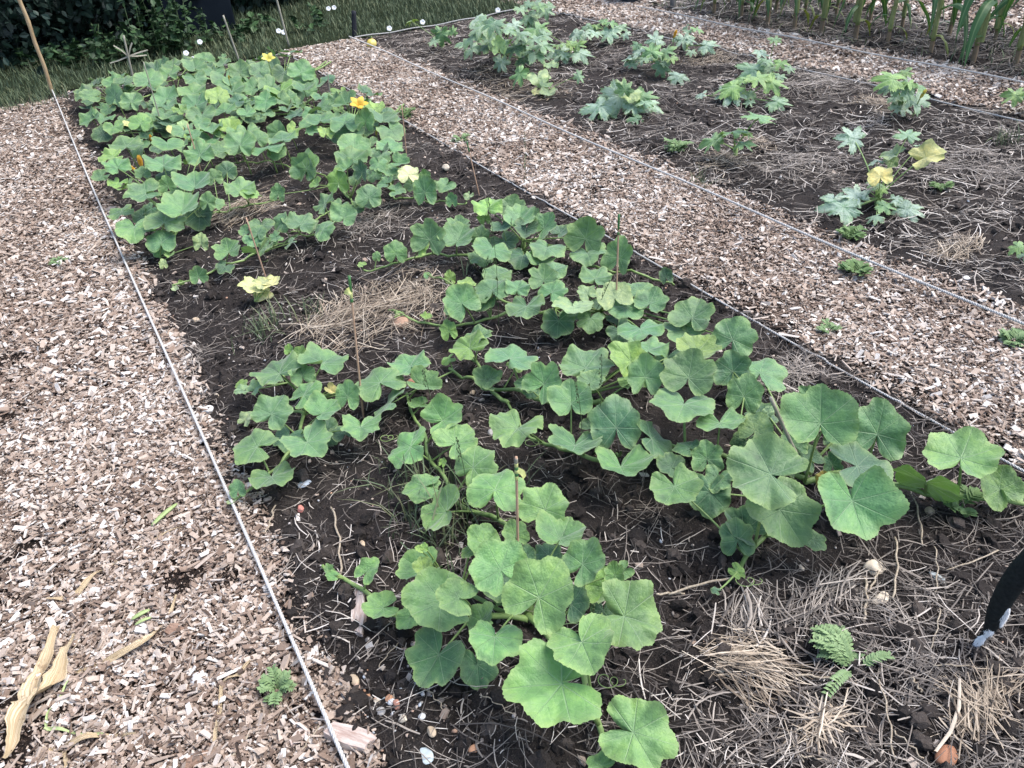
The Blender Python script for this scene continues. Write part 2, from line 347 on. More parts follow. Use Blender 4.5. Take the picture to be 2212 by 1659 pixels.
for k, (x0, x1, y0, y1, yd, d1, d2, s1, s2, ft) in enumerate([(-1.0, X1+.08, .3, YF-.15, 2.8, 38000, 17000, .0104, .0140, .12),
                                           (X2-.05, X3+.06, -.3, YF+.1, 3.2, 30000, 17000, .0110, .0145, .10),
                                           (X4-.04, X5+.02, 2.2, 8.4, 4.0, 16000, 11000, .015, .018, .09), (6.6, 8.0, 3.2, 7.5, 5, 3600, 3000, .028, .03, .2),
                                           (X4-.15, X5+.3, 6.9, 8.9, 8, 6500, 6500, .022, .022, .15)]):
    a = chips(x0, x1, y0, min(yd, y1), d1, s1, ft, 20+k); b = chips(x0, x1, min(yd, y1), y1, d2, s2, ft, 40+k) if yd < y1 else None
    if b: V = np.concatenate([a[0], b[0]]); F = np.concatenate([a[1], b[1]+len(a[0])]); rr = np.concatenate([a[2], b[2]])
    else: V, F, rr = a
    tag(link('wood_chips', mesh('wood_chips', V, F, CHIP, {'rnd': rr})), 'pale shredded wood chips covering the path', kind='stuff')
def fines():
    g = np.random.default_rng(88); parts = []; tone = []
    for a, c, y0, y1, n in [(-.75, X1+.06, .9, 4.2, 30000), (X2-.03, X3+.05, .5, 4.2, 22000)]:
        x = g.uniform(a, c, n); y = y0+(y1-y0)*g.random(n)**1.3; L = .0018+.0050*g.random(n)**1.6; sk = np.broadcast_to(BOX, (n, 8, 3))+g.normal(0, .13, (n, 8, 3))
        V, F, k = scatter(sk, BOXF, np.stack([x, y, gz(x, y)+.006+.014*g.random(n)], 1), np.stack([L, L*g.uniform(.25, .8, n), L*.35], 1), rots(n, .5, g)); parts.append((V, [F])); tone.append(np.repeat(g.beta(1.6, 2.2, n), k))
    V, F = cat(parts); tag(link('wood_dust', mesh('wood_dust', V, F, CHIP, {'rnd': np.concatenate(tone)})), 'fine shreds and dust between the wood chips', kind='stuff')
    n = 1500; x = np.concatenate([g.uniform(-.8, X1+.05, n), g.uniform(X2-.05, X3+.05, n)]); y = .8+6.5*g.random(2*n)**1.5; n *= 2; L = g.uniform(.025, .065, n); sk = np.broadcast_to(BOX, (n, 8, 3))+g.normal(0, .10, (n, 8, 3))
    V, F, k = scatter(sk, BOXF, np.stack([x, y, gz(x, y)+.018], 1), np.stack([L, L*g.uniform(.05, .16, n), L*.05], 1), rots(n, .22, g)); tag(link('wood_splinters', mesh('wood_splinters', V, F, CHIP, {'rnd': np.repeat(g.beta(1.8, 1.6, n), k)})), 'long splinters mixed into the wood chips', kind='stuff')
fines()
# stray chips and pebbles on the beds
def strays():
    g = np.random.default_rng(77); xs_, ys_ = [], []
    for (a, b, n, y0, y1) in [(X1, X2, 5200, .4, YF), (X3, X4, 4200, .6, YF), (X5, 6.6, 700, 2.5, 7)]:
        x = g.uniform(a, b, n); e = np.minimum(x-a, b-x); y = g.uniform(y0, y1, n); kp = g.random(n) < np.exp(-e/.12)+.22; xs_.append(x[kp]); ys_.append(y[kp])
    x = np.concatenate(xs_); y = np.concatenate(ys_); n = len(x); L = .003+.019*g.random(n)**2.2
    sk = np.broadcast_to(BOX, (n, 8, 3))+g.normal(0, .11, (n, 8, 3))
    V, F, k = scatter(sk, BOXF, np.stack([x, y, gz(x, y)+.006], 1), np.stack([L, L*g.uniform(.35, .8, n), L*.3], 1), rots(n, .35, g))
    tag(link('stray_chips', mesh('stray_chips', V, F, CHIP, {'rnd': np.repeat(g.uniform(.35, 1, n), k)})), 'stray wood chips lying on the soil of the beds', kind='stuff')
    Vi, Fi = ico(1); n = 3600; x = np.concatenate([g.uniform(X1, X2, n//2), g.uniform(X3, X4, n//2)]); y = g.uniform(.4, 6, n)
    p = at(8, 350, 1250); m = 260; x = np.concatenate([x, g.normal(p[0], .16, m)]); y = np.concatenate([y, g.normal(p[1], .10, m)]); n += m
    r = .0018+.0045*g.random(n)**3; r[-m:] = .002+.008*g.random(m)**3
    T = np.broadcast_to(Vi, (n,)+Vi.shape)*(1+g.normal(0, .14, (n, len(Vi), 1)))
    V, F, k = scatter(T, Fi, np.stack([x, y, gz(x, y)+r*.4], 1), np.stack([r, r*g.uniform(.6, 1, n), r*g.uniform(.4, .8, n)], 1), rots(n, .3, g))
    tag(link('gravel', mesh('gravel', V, F, GRAVEL, {'rnd': np.repeat(g.random(n), k)}, smooth=True)), 'tiny pebbles scattered in the dark soil', kind='stuff')
strays()
# clods
def clods():
    g = np.random.default_rng(5); parts = []; tone = []
    Vi, Fi = ico(2); V0, F0 = ico(1)
    for (TV, TF, n, a, b, y0, y1, r0, r1) in [(Vi, Fi, 5200, X1, X2, .35, 4.2, .005, .024), (V0, F0, 17000, X1, X2, .35, 7.6, .002, .009), (V0, F0, 7000, X3, X4, .8, 7.6, .004, .020), (V0, F0, 1600, X5, 6.6, 2.5, 7, .006, .03),
                                         (V0, F0, 45000, X1, X2, .35, 3.6, .0009, .0042), (V0, F0, 16000, X3-.1, X4, .9, 4.5, .0014, .005), (V0, F0, 2500, -.6, X1, .8, 5, .002, .010)]:
        x = g.uniform(a, b, n); y = y0+(y1-y0)*g.random(n)**1.5; keep = g.random(n) < .25+1.2*vn(x*4, y*4, 31)**2; x, y = x[keep], y[keep]; n = len(x)
        r = r0+(r1-r0)*g.random(n)**3
        d = 1+.42*(vn(TV[None, :, 0]*2.3+g.uniform(0, 99, (n, 1)), TV[None, :, 1]*2.3+TV[None, :, 2]*1.9+g.uniform(0, 99, (n, 1)), 8)-.5)*2+g.normal(0, .11, (n, len(TV)))
        V, F, k = scatter(TV[None]*d[:, :, None], TF, np.stack([x, y, gz(x, y)+r*.25], 1), np.stack([r, r*g.uniform(.7, 1, n), r*g.uniform(.55, .9, n)], 1), rots(n, .4, g))
        parts.append((V, [F])); tone.append(np.repeat(np.clip(g.beta(2, 2.6, n), 0, 1), k))
    V, F = cat(parts); tag(link('soil_clods', mesh('soil_clods', V, F, CLOD, {'rnd': np.concatenate(tone)})), 'dark crumbly clods on the beds', kind='stuff')
clods()
# straw
def strands(x, y, L, r, yaw, lift, g, sag=1.0, z0=.004):
    n = len(x); t = np.array([-.5, -.17, .17, .5]); c = g.normal(0, .10, n); kink = g.normal(0, .13, n)
    lx = t[None]*L[:, None]; ly = (t[None]**2-.1)*c[:, None]*L[:, None]*2+np.where(t[None] > .1, kink[:, None]*L[:, None]*(t[None]-.1), 0)
    px_ = x[:, None]+lx*np.cos(yaw)[:, None]-ly*np.sin(yaw)[:, None]; py_ = y[:, None]+lx*np.sin(yaw)[:, None]+ly*np.cos(yaw)[:, None]
    tilt = g.normal(0, lift, n); pz = np.maximum(gz(px_, py_)*.5+gz(x, y)[:, None]*.5, gz(px_, py_)-.004)+z0+np.abs(t[None]+np.sign(tilt)[:, None]*.5)*L[:, None]*np.abs(tilt)[:, None]+(g.random(n)**2*.012*sag)[:, None]
    C = np.stack([px_, py_, pz], -1); pz = pz-(.006*g.random(n)**1.5)[:, None]; r = r*np.exp(g.normal(-.22, .32, n)); sd = np.stack([-np.sin(yaw), np.cos(yaw), np.zeros(n)], 1)[:, None]; up = np.array([0, 0, 1.])
    tp = np.array([.8, 1, 1, .7])[None, :, None]; rr = r[:, None, None]*tp
    V = np.stack([C-sd*rr*1.25, C+up*rr*.7, C+sd*rr*1.25], 2)      # n,4,3,3
    k = 12; b = np.arange(n)[:, None, None]*k; i = np.arange(3)[None, :, None]*3; j = np.arange(2)[None, None]
    F = np.stack([b+i+j, b+i+j+1, b+i+3+j+1, b+i+3+j], -1).reshape(-1, 4)
    return V.reshape(-1, 3), F, k
def straw(a, b, y0, y1, n, seed, Lr=(.03, .16), thr=.42, clump=3.0, pw=1.3, tb=1.0, r=(.0006, .0012), lab='grey brown straw mulch strewn over the bed'):
    g = np.random.default_rng(seed); x = g.uniform(a, b, n); y = y0+(y1-y0)*g.random(n)**pw
    d = vn(x*clump, y*clump, 41)*.6+vn(x*clump*3, y*clump*3, 42)*.4; keep = g.random(n) < np.clip((d-thr+.18)/.3, .10, 1); x, y = x[keep], y[keep]; n = len(x)
    L = g.uniform(*Lr, n)*(.35+g.random(n)**2); V, F, k = strands(x, y, L, g.uniform(*r, n), g.uniform(0, 2*PI, n), .10, g)
    tone = np.clip(g.beta(1.1, 1.9, n)*(.65+.8*vn(x*1.5, y*1.5, 43))*tb, 0, 1)
    tag(link('straw', mesh('straw', V, F, STRAW, {'rnd': np.repeat(tone, k)}, smooth=True)), lab, kind='stuff')
straw(X1+.02, X2+.02, .3, YF, 26000, 51, Lr=(.02, .13), pw=1.6, thr=.36, lab='grey straw and dry stalks strewn over the squash bed')
straw(X3-.02, X4+.06, .7, YF, 24000, 52, Lr=(.03, .17), thr=.40, tb=1.2, r=(.0008, .0019), lab='pale straw mulch strewn over the courgette bed')
straw(X5-.02, 6.7, 2.4, 7.4, 6000, 53, Lr=(.06, .28), r=(.0015, .003), lab='dry straw litter under the maize')
straw(-.6, X1, .8, 5, 260, 54, Lr=(.05, .2), lab='odd straws lying on the near path'); straw(X2, X3, .4, 6, 500, 55, Lr=(.05, .2), lab='odd straws lying on the middle path')
def strawclump(reg, cx, cy, rx, ry, n, yaw0, spread, mat, Lr, label, z=.03, r=(.0007, .0015)):
    n = int(n*1.15); Lr = (Lr[0]*.6, Lr[1]*.75)
    g = np.random.default_rng(abs(hash((cx, cy))) % 9999); p = at(reg, cx, cy); mx = pxm(reg, p)*rx; q = at(reg, cx, cy-ry); my = abs(q[1]-p[1])
    x = p[0]+mx*1.15*g.uniform(-1, 1, n)*g.random(n)**.4; y = p[1]+my*1.15*g.uniform(-1, 1, n)*g.random(n)**.4; x += .05*(vn(y*14, x*14, 3)-.5); L = g.uniform(*Lr, n)
    V, F, k = strands(x, y, L, g.uniform(*r, n), g.normal(yaw0, spread, n)+2.2*(vn(x*9, y*9, 19)-.5), .07, g, 1.6, .002); z *= .6
    dd = ((x-p[0])/mx)**2+((y-p[1])/my)**2; V[:, 2] += np.repeat(z*np.exp(-dd*1.2)*g.random(n), k)
    tag(link('straw_clump', mesh('straw_clump', V, F, mat, {'rnd': np.repeat(g.beta(1.6, 1.5, n), k)}, smooth=True)), label, kind='stuff')
strawclump(5, 250, 400, 520, 190, 520, .35, .7, GOLD, (.08, .3), 'heap of golden straw behind the left skewer', .05)
strawclump(5, 560, 290, 180, 90, 130, 1.2, .7, GOLD, (.05, .15), 'tuft of golden straw beside the heap', .05)
strawclump(9, 520, 1080, 230, 250, 170, 2.2, .35, GOLD, (.07, .2), 'bundle of pale straw laid the same way', .03)
strawclump(9, 540, 720, 190, 160, 130, 1.3, .5, STRAW, (.06, .18), 'tangle of grey straw near the vine tip', .04)
strawclump(9, 950, 640, 300, 80, 90, .2, .5, STRAW, (.08, .25), 'grey straw under the cream stone', .02)
strawclump(9, 930, 1440, 200, 60, 70, .3, .7, GOLD, (.06, .18), 'low pale tuft of straw at the near edge', .04)
strawclump(9, 1950, 1320, 330, 90, 110, .2, .6, GOLD, (.06, .22), 'brownish straw at the near right corner', .04)
strawclump(9, 1100, 1150, 1200, 560, 620, .6, 1.5, STRAW, (.03, .16), 'loose straw over the near right soil', .01)
strawclump(3, 1800, 1560, 200, 60, 150, .7, .5, GOLD, (.06, .2), 'fan of pale straw on the far bed', .05)
strawclump(3, 250, 380, 190, 50, 200, .4, .8, GOLD, (.06, .2), 'pale straw between two courgettes', .06)
strawclump(3, 1300, 670, 120, 90, 130, 1.5, .5, GOLD, (.06, .2), 'dry tuft at the foot of a courgette', .07)
strawclump(3, 330, 1040, 150, 60, 130, .6, .9, GOLD, (.05, .18), 'curled dry straw near the small courgette', .05)
strawclump(3, 540, 920, 100, 60, 130, .9, .9, GOLD, (.05, .14), 'brown straw beside the small courgette', .06)
strawclump(3, 980, 560, 330, 90, 350, .3, .9, STRAW, (.06, .22), 'pale straw spread in the middle of the far bed', .05)
strawclump(3, 820, 1060, 320, 130, 260, .5, .9, STRAW, (.06, .22), 'loose straw in front of the yellow courgette', .04)
strawclump(3, 1900, 1050, 320, 180, 300, .5, 1.2, STRAW, (.06, .22), 'loose straw right of the yellow courgette', .04)
strawclump(2, 1150, 560, 330, 110, 320, .5, .9, GOLD, (.05, .18), 'brown straw around the wilting courgette', .05)
strawclump(2, 560, 280, 250, 80, 220, .3, .8, STRAW, (.06, .2), 'straw at the far corner of the bed', .05)
strawclump('D', 650, 430, 190, 80, 230, .6, .8, STRAW, (.05, .18), 'dry straw between the vines', .03)
strawclump('C', 1800, 800, 420, 120, 260, .3, .5, GOLD, (.06, .25), 'golden straw under the near vine runner', .04)
strawclump(6, 750, 800, 260, 120, 240, .8, .9, STRAW, (.05, .2), 'grey straw behind the big squash leaves', .03)
strawclump(4, 1150, 700, 120, 120, 60, 1.1, .7, STRAW, (.06, .18), 'few dry stalks beside the rope', .02)

# ------------------------------------------------------------------ leaf meshes
def leaf_mesh(kind, seed, NS=168, NR=12):
    g = np.random.default_rng(seed)
    if kind == 's':
        cp = [(0, 1.0), (16, .95), (31, .84), (46, .93), (64, .95), (83, .80), (102, .88), (122, .90), (140, .84), (152, .72), (161, .52), (168, .30), (174, .12), (180, .02)]; lob = g.uniform(.15, 1.25); cp = [(c, (v if c not in (31, 83) else .93-(.93-v)*lob)) for c, v in cp]
    else:
        cp = [(0, 1.04), (11, .90), (20, .64), (28, .50), (37, .78), (47, 1.0), (58, .86), (68, .58), (77, .53), (88, .80), (99, .94), (112, .80), (123, .60), (134, .72), (147, .74), (158, .56), (168, .3), (180, .03)]
    a = np.array([c[0] for c in cp])/180*PI; r0 = np.array([c[1] for c in cp])
    rl = r0*(1+g.normal(0, .045, len(r0))); rr_ = r0*(1+g.normal(0, .045, len(r0))); rl[0] = rr_[0] = r0[0]
    ph = np.linspace(-PI, PI, NS+1)
    def interp(x, A, Rr):
        x = np.abs(x); i = np.clip(np.searchsorted(A, x)-1, 0, len(A)-2); t = (x-A[i])/(A[i+1]-A[i]); t = t*t*(3-2*t); return Rr[i]*(1-t)+Rr[i+1]*t
    R = np.where(ph < 0, interp(ph, a, rl), interp(ph, a, rr_))
    k = np.arange(NS+1)
    if kind == 's': R *= 1+.010*np.array([1, .0, -1])[k % 3]*(np.abs(ph) < 2.95)
    else: R *= 1+.07*np.array([1, 0, -1, 0])[k % 4]*(np.abs(ph) < 2.9)
    veins = np.array([0, .80, -.80, 1.62, -1.62, 2.38, -2.38])+g.normal(0, .05, 7)*np.array([0, 1, 1, 1, 1, 1, 1])
    ss = np.concatenate([[.004], np.linspace(.08, 1, NR-1)**.9])
    PH, SS = np.meshgrid(ph, ss); RR = SS*R[None]
    x = RR*np.sin(PH); y = RR*np.cos(PH)
    cup = g.uniform(-.12, .30); wav = g.uniform(.05, .15); p1, p2, p3 = g.uniform(0, 2*PI, 3); nw = g.integers(3, 6); fold = g.uniform(-.10, .50)*(1 if kind == 's' else -.5); droop = g.uniform(.0, .40); cup = cup if kind == 's' else g.uniform(-.30, -.02)
    dv = np.min(np.abs(PH[..., None]-veins), -1)
    z = cup*RR**2+wav*SS**2*np.sin(nw*PH+p1)+.35*wav*SS**3*np.sin((nw*2+1)*PH+p2)+.012*SS**6*np.sin(19*PH+p3)
    z += fold*np.abs(x)*(1-.2*SS)-droop*np.clip(y, 0, 2)**2.2*.5+.018*np.sin(np.clip(dv*4, 0, PI/2))*RR*(1-.4*SS)
    z += .03*(vn(x*5+seed, y*5, 3)-.5)*SS*2
    Vv = np.stack([x, y, z], -1).reshape(-1, 3); n = NS+1
    i = np.arange(NR-1)[:, None]*n; j = np.arange(NS)[None]
    Fq = np.stack([i+j, i+j+1, i+n+j+1, i+n+j], -1).reshape(-1, 4)
    # vein coords per corner (sector by face centre angle)
    fc = ((np.arange(NS)+.5)/NS*2*PI-PI); sec = np.argmin(np.abs(fc[:, None]-veins[None]), 1); va = np.tile(veins[sec], NR-1)
    X = Vv[Fq][:, :, 0]; Y = Vv[Fq][:, :, 1]; u = X*np.sin(va)[:, None]+Y*np.cos(va)[:, None]; v = X*np.cos(va)[:, None]-Y*np.sin(va)[:, None]
    return mesh('leaf', Vv, Fq, LEAF if kind == 's' else ZLEAF, {'edge': SS.ravel()}, {'vein': np.stack([u, v], -1).reshape(-1, 2)}, smooth=True), (x.max()-x.min())
LM = {'s': [leaf_mesh('s', 100+i) for i in range(16)], 'z': [leaf_mesh('z', 200+i) for i in range(10)]}
LMSMALL = {'s': [leaf_mesh('s', 300+i, 84, 8) for i in range(14)], 'z': LM['z']}

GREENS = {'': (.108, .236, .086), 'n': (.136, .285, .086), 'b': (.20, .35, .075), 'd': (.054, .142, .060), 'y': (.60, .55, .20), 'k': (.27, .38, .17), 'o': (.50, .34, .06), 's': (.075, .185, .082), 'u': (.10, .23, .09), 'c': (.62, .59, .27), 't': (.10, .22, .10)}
def bez(a, b, c, n=9):
    t = np.linspace(0, 1, n)[:, None]; return a*(1-t)**2+2*b*t*(1-t)+c*t*t
class Plant:
    def __init__(s, name, label, catg, crown, kind='s', group=None, petr=.0045, stem=None):
        s.c = np.array(crown, float); s.c[2] = gzf(s.c[0], s.c[1]); s.o = empty(name, s.c, label, catg, group); s.kind = kind; s.nodes = [s.c+[0, 0, .03]]; s.petr = petr; s.n = 0; s.stem = stem or STEM
        s.g = np.random.default_rng(len(label)*7+int(abs(s.c[0]*100))); s.green = ''
    def part(s, name, V, F, mat, parent=None, attrs=None, smooth=True):
        return link(name, mesh(name, np.asarray(V)-s.c, F, mat, attrs, smooth=smooth), parent or s.o)
    def vine(s, reg, pts, h=.03, r=.0062, tip=None, taper=True):
        P = smoothline([at(reg, a, b, h) for a, b in pts], 30)
        P[:, 2] = gz(P[:, 0], P[:, 1])+.018+.018*vn(P[:, 0]*9, P[:, 1]*9, 61)
        n = len(P); R = np.linspace(r, r*.6, n) if taper else np.full(n, r)
        V, F = tube(P, R, 8); s.part('vine', V, F, s.stem); s.nodes += [p for p in P[::3]]; return P
    def crownstem(s, r=.013, h=.06):
        P = smoothline([s.c-[0, 0, .02], s.c+[.008, .004, h*.5], s.c+[0, .012, h]], 8); V, F = tube(P, [r, r, r, r*.9, r*.9, r*.8, r*.7, r*.4, r*.3][:len(P)], 8); s.part('stem', V, F, s.stem)
    def leafM(s, A, d, n, L, sx, col, small=False, pet=True, far=False):
        n = n-d*(n @ d); n = n/np.linalg.norm(n); lat = np.cross(d, n)
        me, wu = random.choice((LMSMALL if far else LM)['s' if col in ('y', 'c', 'k') else s.kind]); L = L*1.66/wu if s.kind == 's' else L*1.75/wu
        zf = 1.0
        M = np.eye(4); M[:3, 0] = lat*L*sx; M[:3, 1] = d*L; M[:3, 2] = n*L*zf; M[:3, 3] = A-s.c
        o = link('leaf', me, s.o, Matrix(M.tolist())); s.n += 1
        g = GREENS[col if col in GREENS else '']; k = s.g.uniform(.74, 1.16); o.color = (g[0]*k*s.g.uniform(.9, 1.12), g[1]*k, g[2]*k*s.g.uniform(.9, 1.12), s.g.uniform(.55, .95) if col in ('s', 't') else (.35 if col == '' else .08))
        if col in ('y', 'o'): o['label'] = 'yellowed leaf'
        elif col == 'c': o['label'] = 'pale cream yellow leaf'
        if pet:
            A2 = A-n*.004; dist = [np.linalg.norm((q-A)*[1, 1, .3]) for q in s.nodes]; dist[0] *= .8; q = s.nodes[int(np.argmin(dist))]
            if min(dist) > .55: q = np.array([A[0]+.03, A[1]+.05, gzf(A[0], A[1])+.01])
            if s.kind == 'z': q = s.nodes[0]
            mid = np.array([q[0]*.45+A[0]*.55, q[1]*.45+A[1]*.55, q[2]*.2+A2[2]*.8-.01])
            rr = max(.0022, min(s.petr, L*.034)); V, F = tube(bez(q, mid, A2), np.linspace(rr*1.25, rr*.8, 9), 7)
            # child of the leaf: store the mesh in the leaf's own space
            Mi = np.linalg.inv(M); Vl = (np.asarray(V)-s.c) @ Mi[:3, :3].T+Mi[:3, 3]
            link('petiole', mesh('petiole', Vl, F, s.stem, smooth=True), o)
        return o
    def leaves(s, text, far=False, hdef=.16, tiltc=.28):
        for ln in text.replace('\n', ';').split(';'):
            p = ln.split()
            if not p: continue
            col = s.green
            if p[-1].isalpha() and len(p[-1]) <= 2 and len(p) > 3 and not p[-1].isupper(): col = p.pop()
            reg = p[0] if p[0].isalpha() else int(p[0]); q = [float(c) for c in p[1:]]
            long = len(q) >= 5
            if long:
                h = q[5]/100 if len(q) > 5 else hdef+s.g.uniform(-.03, .03); h = max(h, .035)
                A = at(reg, q[0], q[1], h); sc = pxm(reg, A); Wd = q[4]*sc; L = Wd/(1.66 if s.kind == 's' else 1.75)
                rt = ray(reg, q[2], q[3]); oc = A-CAM; bq = oc @ rt; disc = bq*bq-(oc @ oc-L*L)
                if disc > 0:
                    c1 = CAM+rt*(bq-math.sqrt(disc)); c2 = CAM+rt*(bq+math.sqrt(disc)); 
                    d1, d2 = unit(c1-A), unit(c2-A); d = d1 if abs(d1[2]+.25) < abs(d2[2]+.25) else d2; sL = 1
                else:
                    T = CAM+rt*bq; sL = min(np.linalg.norm(T-A)/L, 1.28); d = unit(T-A)
                if A[2]+d[2]*L < .02: d = unit([d[0], d[1], (.02-A[2])/L])
                up = np.array([0, 0, 1.]); tc = unit(CAM-A); n = up*(1-tiltc)+tc*tiltc
                if abs(d[2]) > .93: n = n+unit([d[0], d[1], 0])*-.3
                n = unit(n+s.g.normal(0, .10, 3))
                if col == 'u': n = unit(up*.25-tc*.9)
                s.leafM(A, d, n, L*sL, (1/sL)*s.g.uniform(.96, 1.04), col, far=far)
            else:
                h = q[3]/100 if len(q) > 3 else hdef+s.g.uniform(-.035, .035)
                C = at(reg, q[0], q[1], h); sc = pxm(reg, C); Wd = q[2]*sc*s.g.uniform(.95, 1.1); L = Wd/1.66
                out = C-s.c; az = math.atan2(out[1], out[0])+s.g.normal(0, .9); pit = -s.g.uniform(.05, .55)
                d = np.array([math.cos(az)*math.cos(pit), math.sin(az)*math.cos(pit), math.sin(pit)])
                A = C-d*L*.22; tc = unit(CAM-A); n = unit(np.array([0, 0, 1.])+tc*s.g.uniform(.15, .6)+s.g.normal(0, .16, 3))
                if col == 'u': n = unit(np.array([0, 0, .3])-tc*.8); d = unit(np.array([d[0], d[1], .1]))
                s.leafM(A, d, n, L, s.g.uniform(.92, 1.1), col, far=far)
    def flower(s, reg, x, y, w, h, mat=None, closed=False, label=None, up=(0, -.45, .9)):
        P = at(reg, x, y, h); L = w*pxm(reg, P)*.62; ax = unit(up); a = unit(np.cross(ax, [1, .2, 0])); b = np.cross(ax, a); parts = []
        for k in range(5):
            th = k*2*PI/5+.3; rd = a*math.cos(th)+b*math.sin(th); op = .16 if closed else 1.0
            pts = [P-ax*L*.7, P-ax*L*.35+rd*L*.16, P+ax*L*(.05 if not closed else .4)+rd*L*.45*op, P+ax*L*(.10 if not closed else 1.1)+rd*L*1.0*op]
            pp = smoothline(pts, 9); wd = np.interp(np.linspace(0, 1, len(pp)), [0, .3, .7, .9, 1], [.06, .18, .36, .22, .02])*L*(.75 if closed else 1)
            V, F, _ = ribbon(pp, wd, np.cross(ax, rd), .25); parts.append((V, F))
        V, F = cat(parts); o = s.part('flower', V, F, mat or PETAL)
        q = np.array([P[0]+.01, P[1]+.04, gzf(P[0], P[1])]); V, F = tube(bez(q, q*.5+P*.5+[0, 0, .02], P-ax*L*.68), .0035, 6); s.part('flower_stalk', V, F, s.stem)
        if label: o['label'] = label
        return o
    def tendril(s, reg, x, y, h=.05):
        P = at(reg, x, y, h); t = np.linspace(0, 1, 40); r = .018*(1-t*.6)
        pts = np.stack([P[0]+r*np.cos(t*14)+t*.03, P[1]+r*np.sin(t*14)-.04*t, P[2]+t*.02], 1); V, F = tube(pts, np.linspace(.0013, .0006, 40), 4); s.part('tendril', V, F, s.stem)

# ------------------------------------------------------------------ squash plants
GS = 'squash plants in the left bed'
p = Plant('squash_plant', 'big leaved light green squash plant nearest the camera, with a runner towards the bottom edge', 'squash plant', at(8, 1230, 740), group=GS, petr=.0058); p.green = 'n'
p.crownstem(.015)
p.vine(8, [(1230, 730), (1420, 900), (1560, 1040), (1600, 1180), (1650, 1320), (1695, 1470), (1712, 1640), (1720, 1720)], .03, .0085)
p.vine(8, [(1230, 740), (900, 720), (500, 700), (350, 690), (290, 620), (210, 545), (90, 490), (-10, 430), (-50, 400)], .035, .0075)
p.vine(8, [(1230, 720), (1000, 640), (750, 500), (620, 400), (590, 310)], .05, .006)
p.vine(5, [(1180, 1700), (1000, 1640), (800, 1545), (710, 1400), (610, 1275), (595, 1150), (515, 1010), (480, 890)], .03, .007)
p.leaves('''8 1440 1135 1045 1165 590 20; 8 1885 1438 2190 1530 430 11; 8 1830 715 2110 790 470 20; 8 1300 600 1445 335 440 28; 8 690 620 410 580 400 17
8 800 605 650 560 245 25; 8 1025 845 1010 1010 350 20; 8 1565 875 1650 1085 430 25; 8 675 955 555 1170 350 8 d; 8 915 1015 935 1195 260 5 d
8 1060 425 950 235 370 27; 8 580 430 330 500 255 13; 8 1430 235 1500 115 330 16; 8 1570 390 1690 225 270 19; 8 1150 215 1110 105 170 18; 8 960 260 850 150 230 15
8 1720 540 1590 645 220 9 b; 8 1360 335 1360 250 180 9 d; 8 1225 345 1220 205 110 15 d; 8 1770 460 1760 275 130 14; 8 945 745 1010 600 180 11; 8 940 740 830 765 140 8
8 500 720 310 860 150 6; 8 330 662 20 705 190 7; 8 230 440 335 300 150 10; 8 1050 510 820 400 260 10 d; 8 1700 680 1700 800 170 5 d; 8 580 410 560 335 130 18 b
8 585 290 580 185 50 20 b; 8 560 300 485 270 50 20 b; 8 870 310 755 390 90 14 b; 8 1690 1645 1600 1590 170 6; 8 1170 390 1065 470 110 22 y; 8 -10 430 -60 300 65 8; 8 20 462 -95 440 75 8
8 1500 640 1580 520 230 9 d; 8 1120 560 1010 640 200 8 d; 8 1830 430 1760 480 120 10
5 565 810 735 850 180 10; 5 500 1200 350 1260 300 10 n; 5 700 1035 915 915 230 11; 5 780 1180 900 1085 270 10; 5 890 1330 1020 1200 290 12; 5 1025 1470 1090 1300 360 17
5 590 1450 420 1470 210 10; 5 600 1450 730 1390 130 9; 5 720 1605 590 1640 330 10; 5 1335 1590 1400 1420 310 17; 5 560 940 440 950 110 6; 5 700 1300 720 1250 50 7 b''')
p.tendril(8, 1690, 1120); p.tendril(5, 840, 1540); p.tendril(5, 330, 1150)

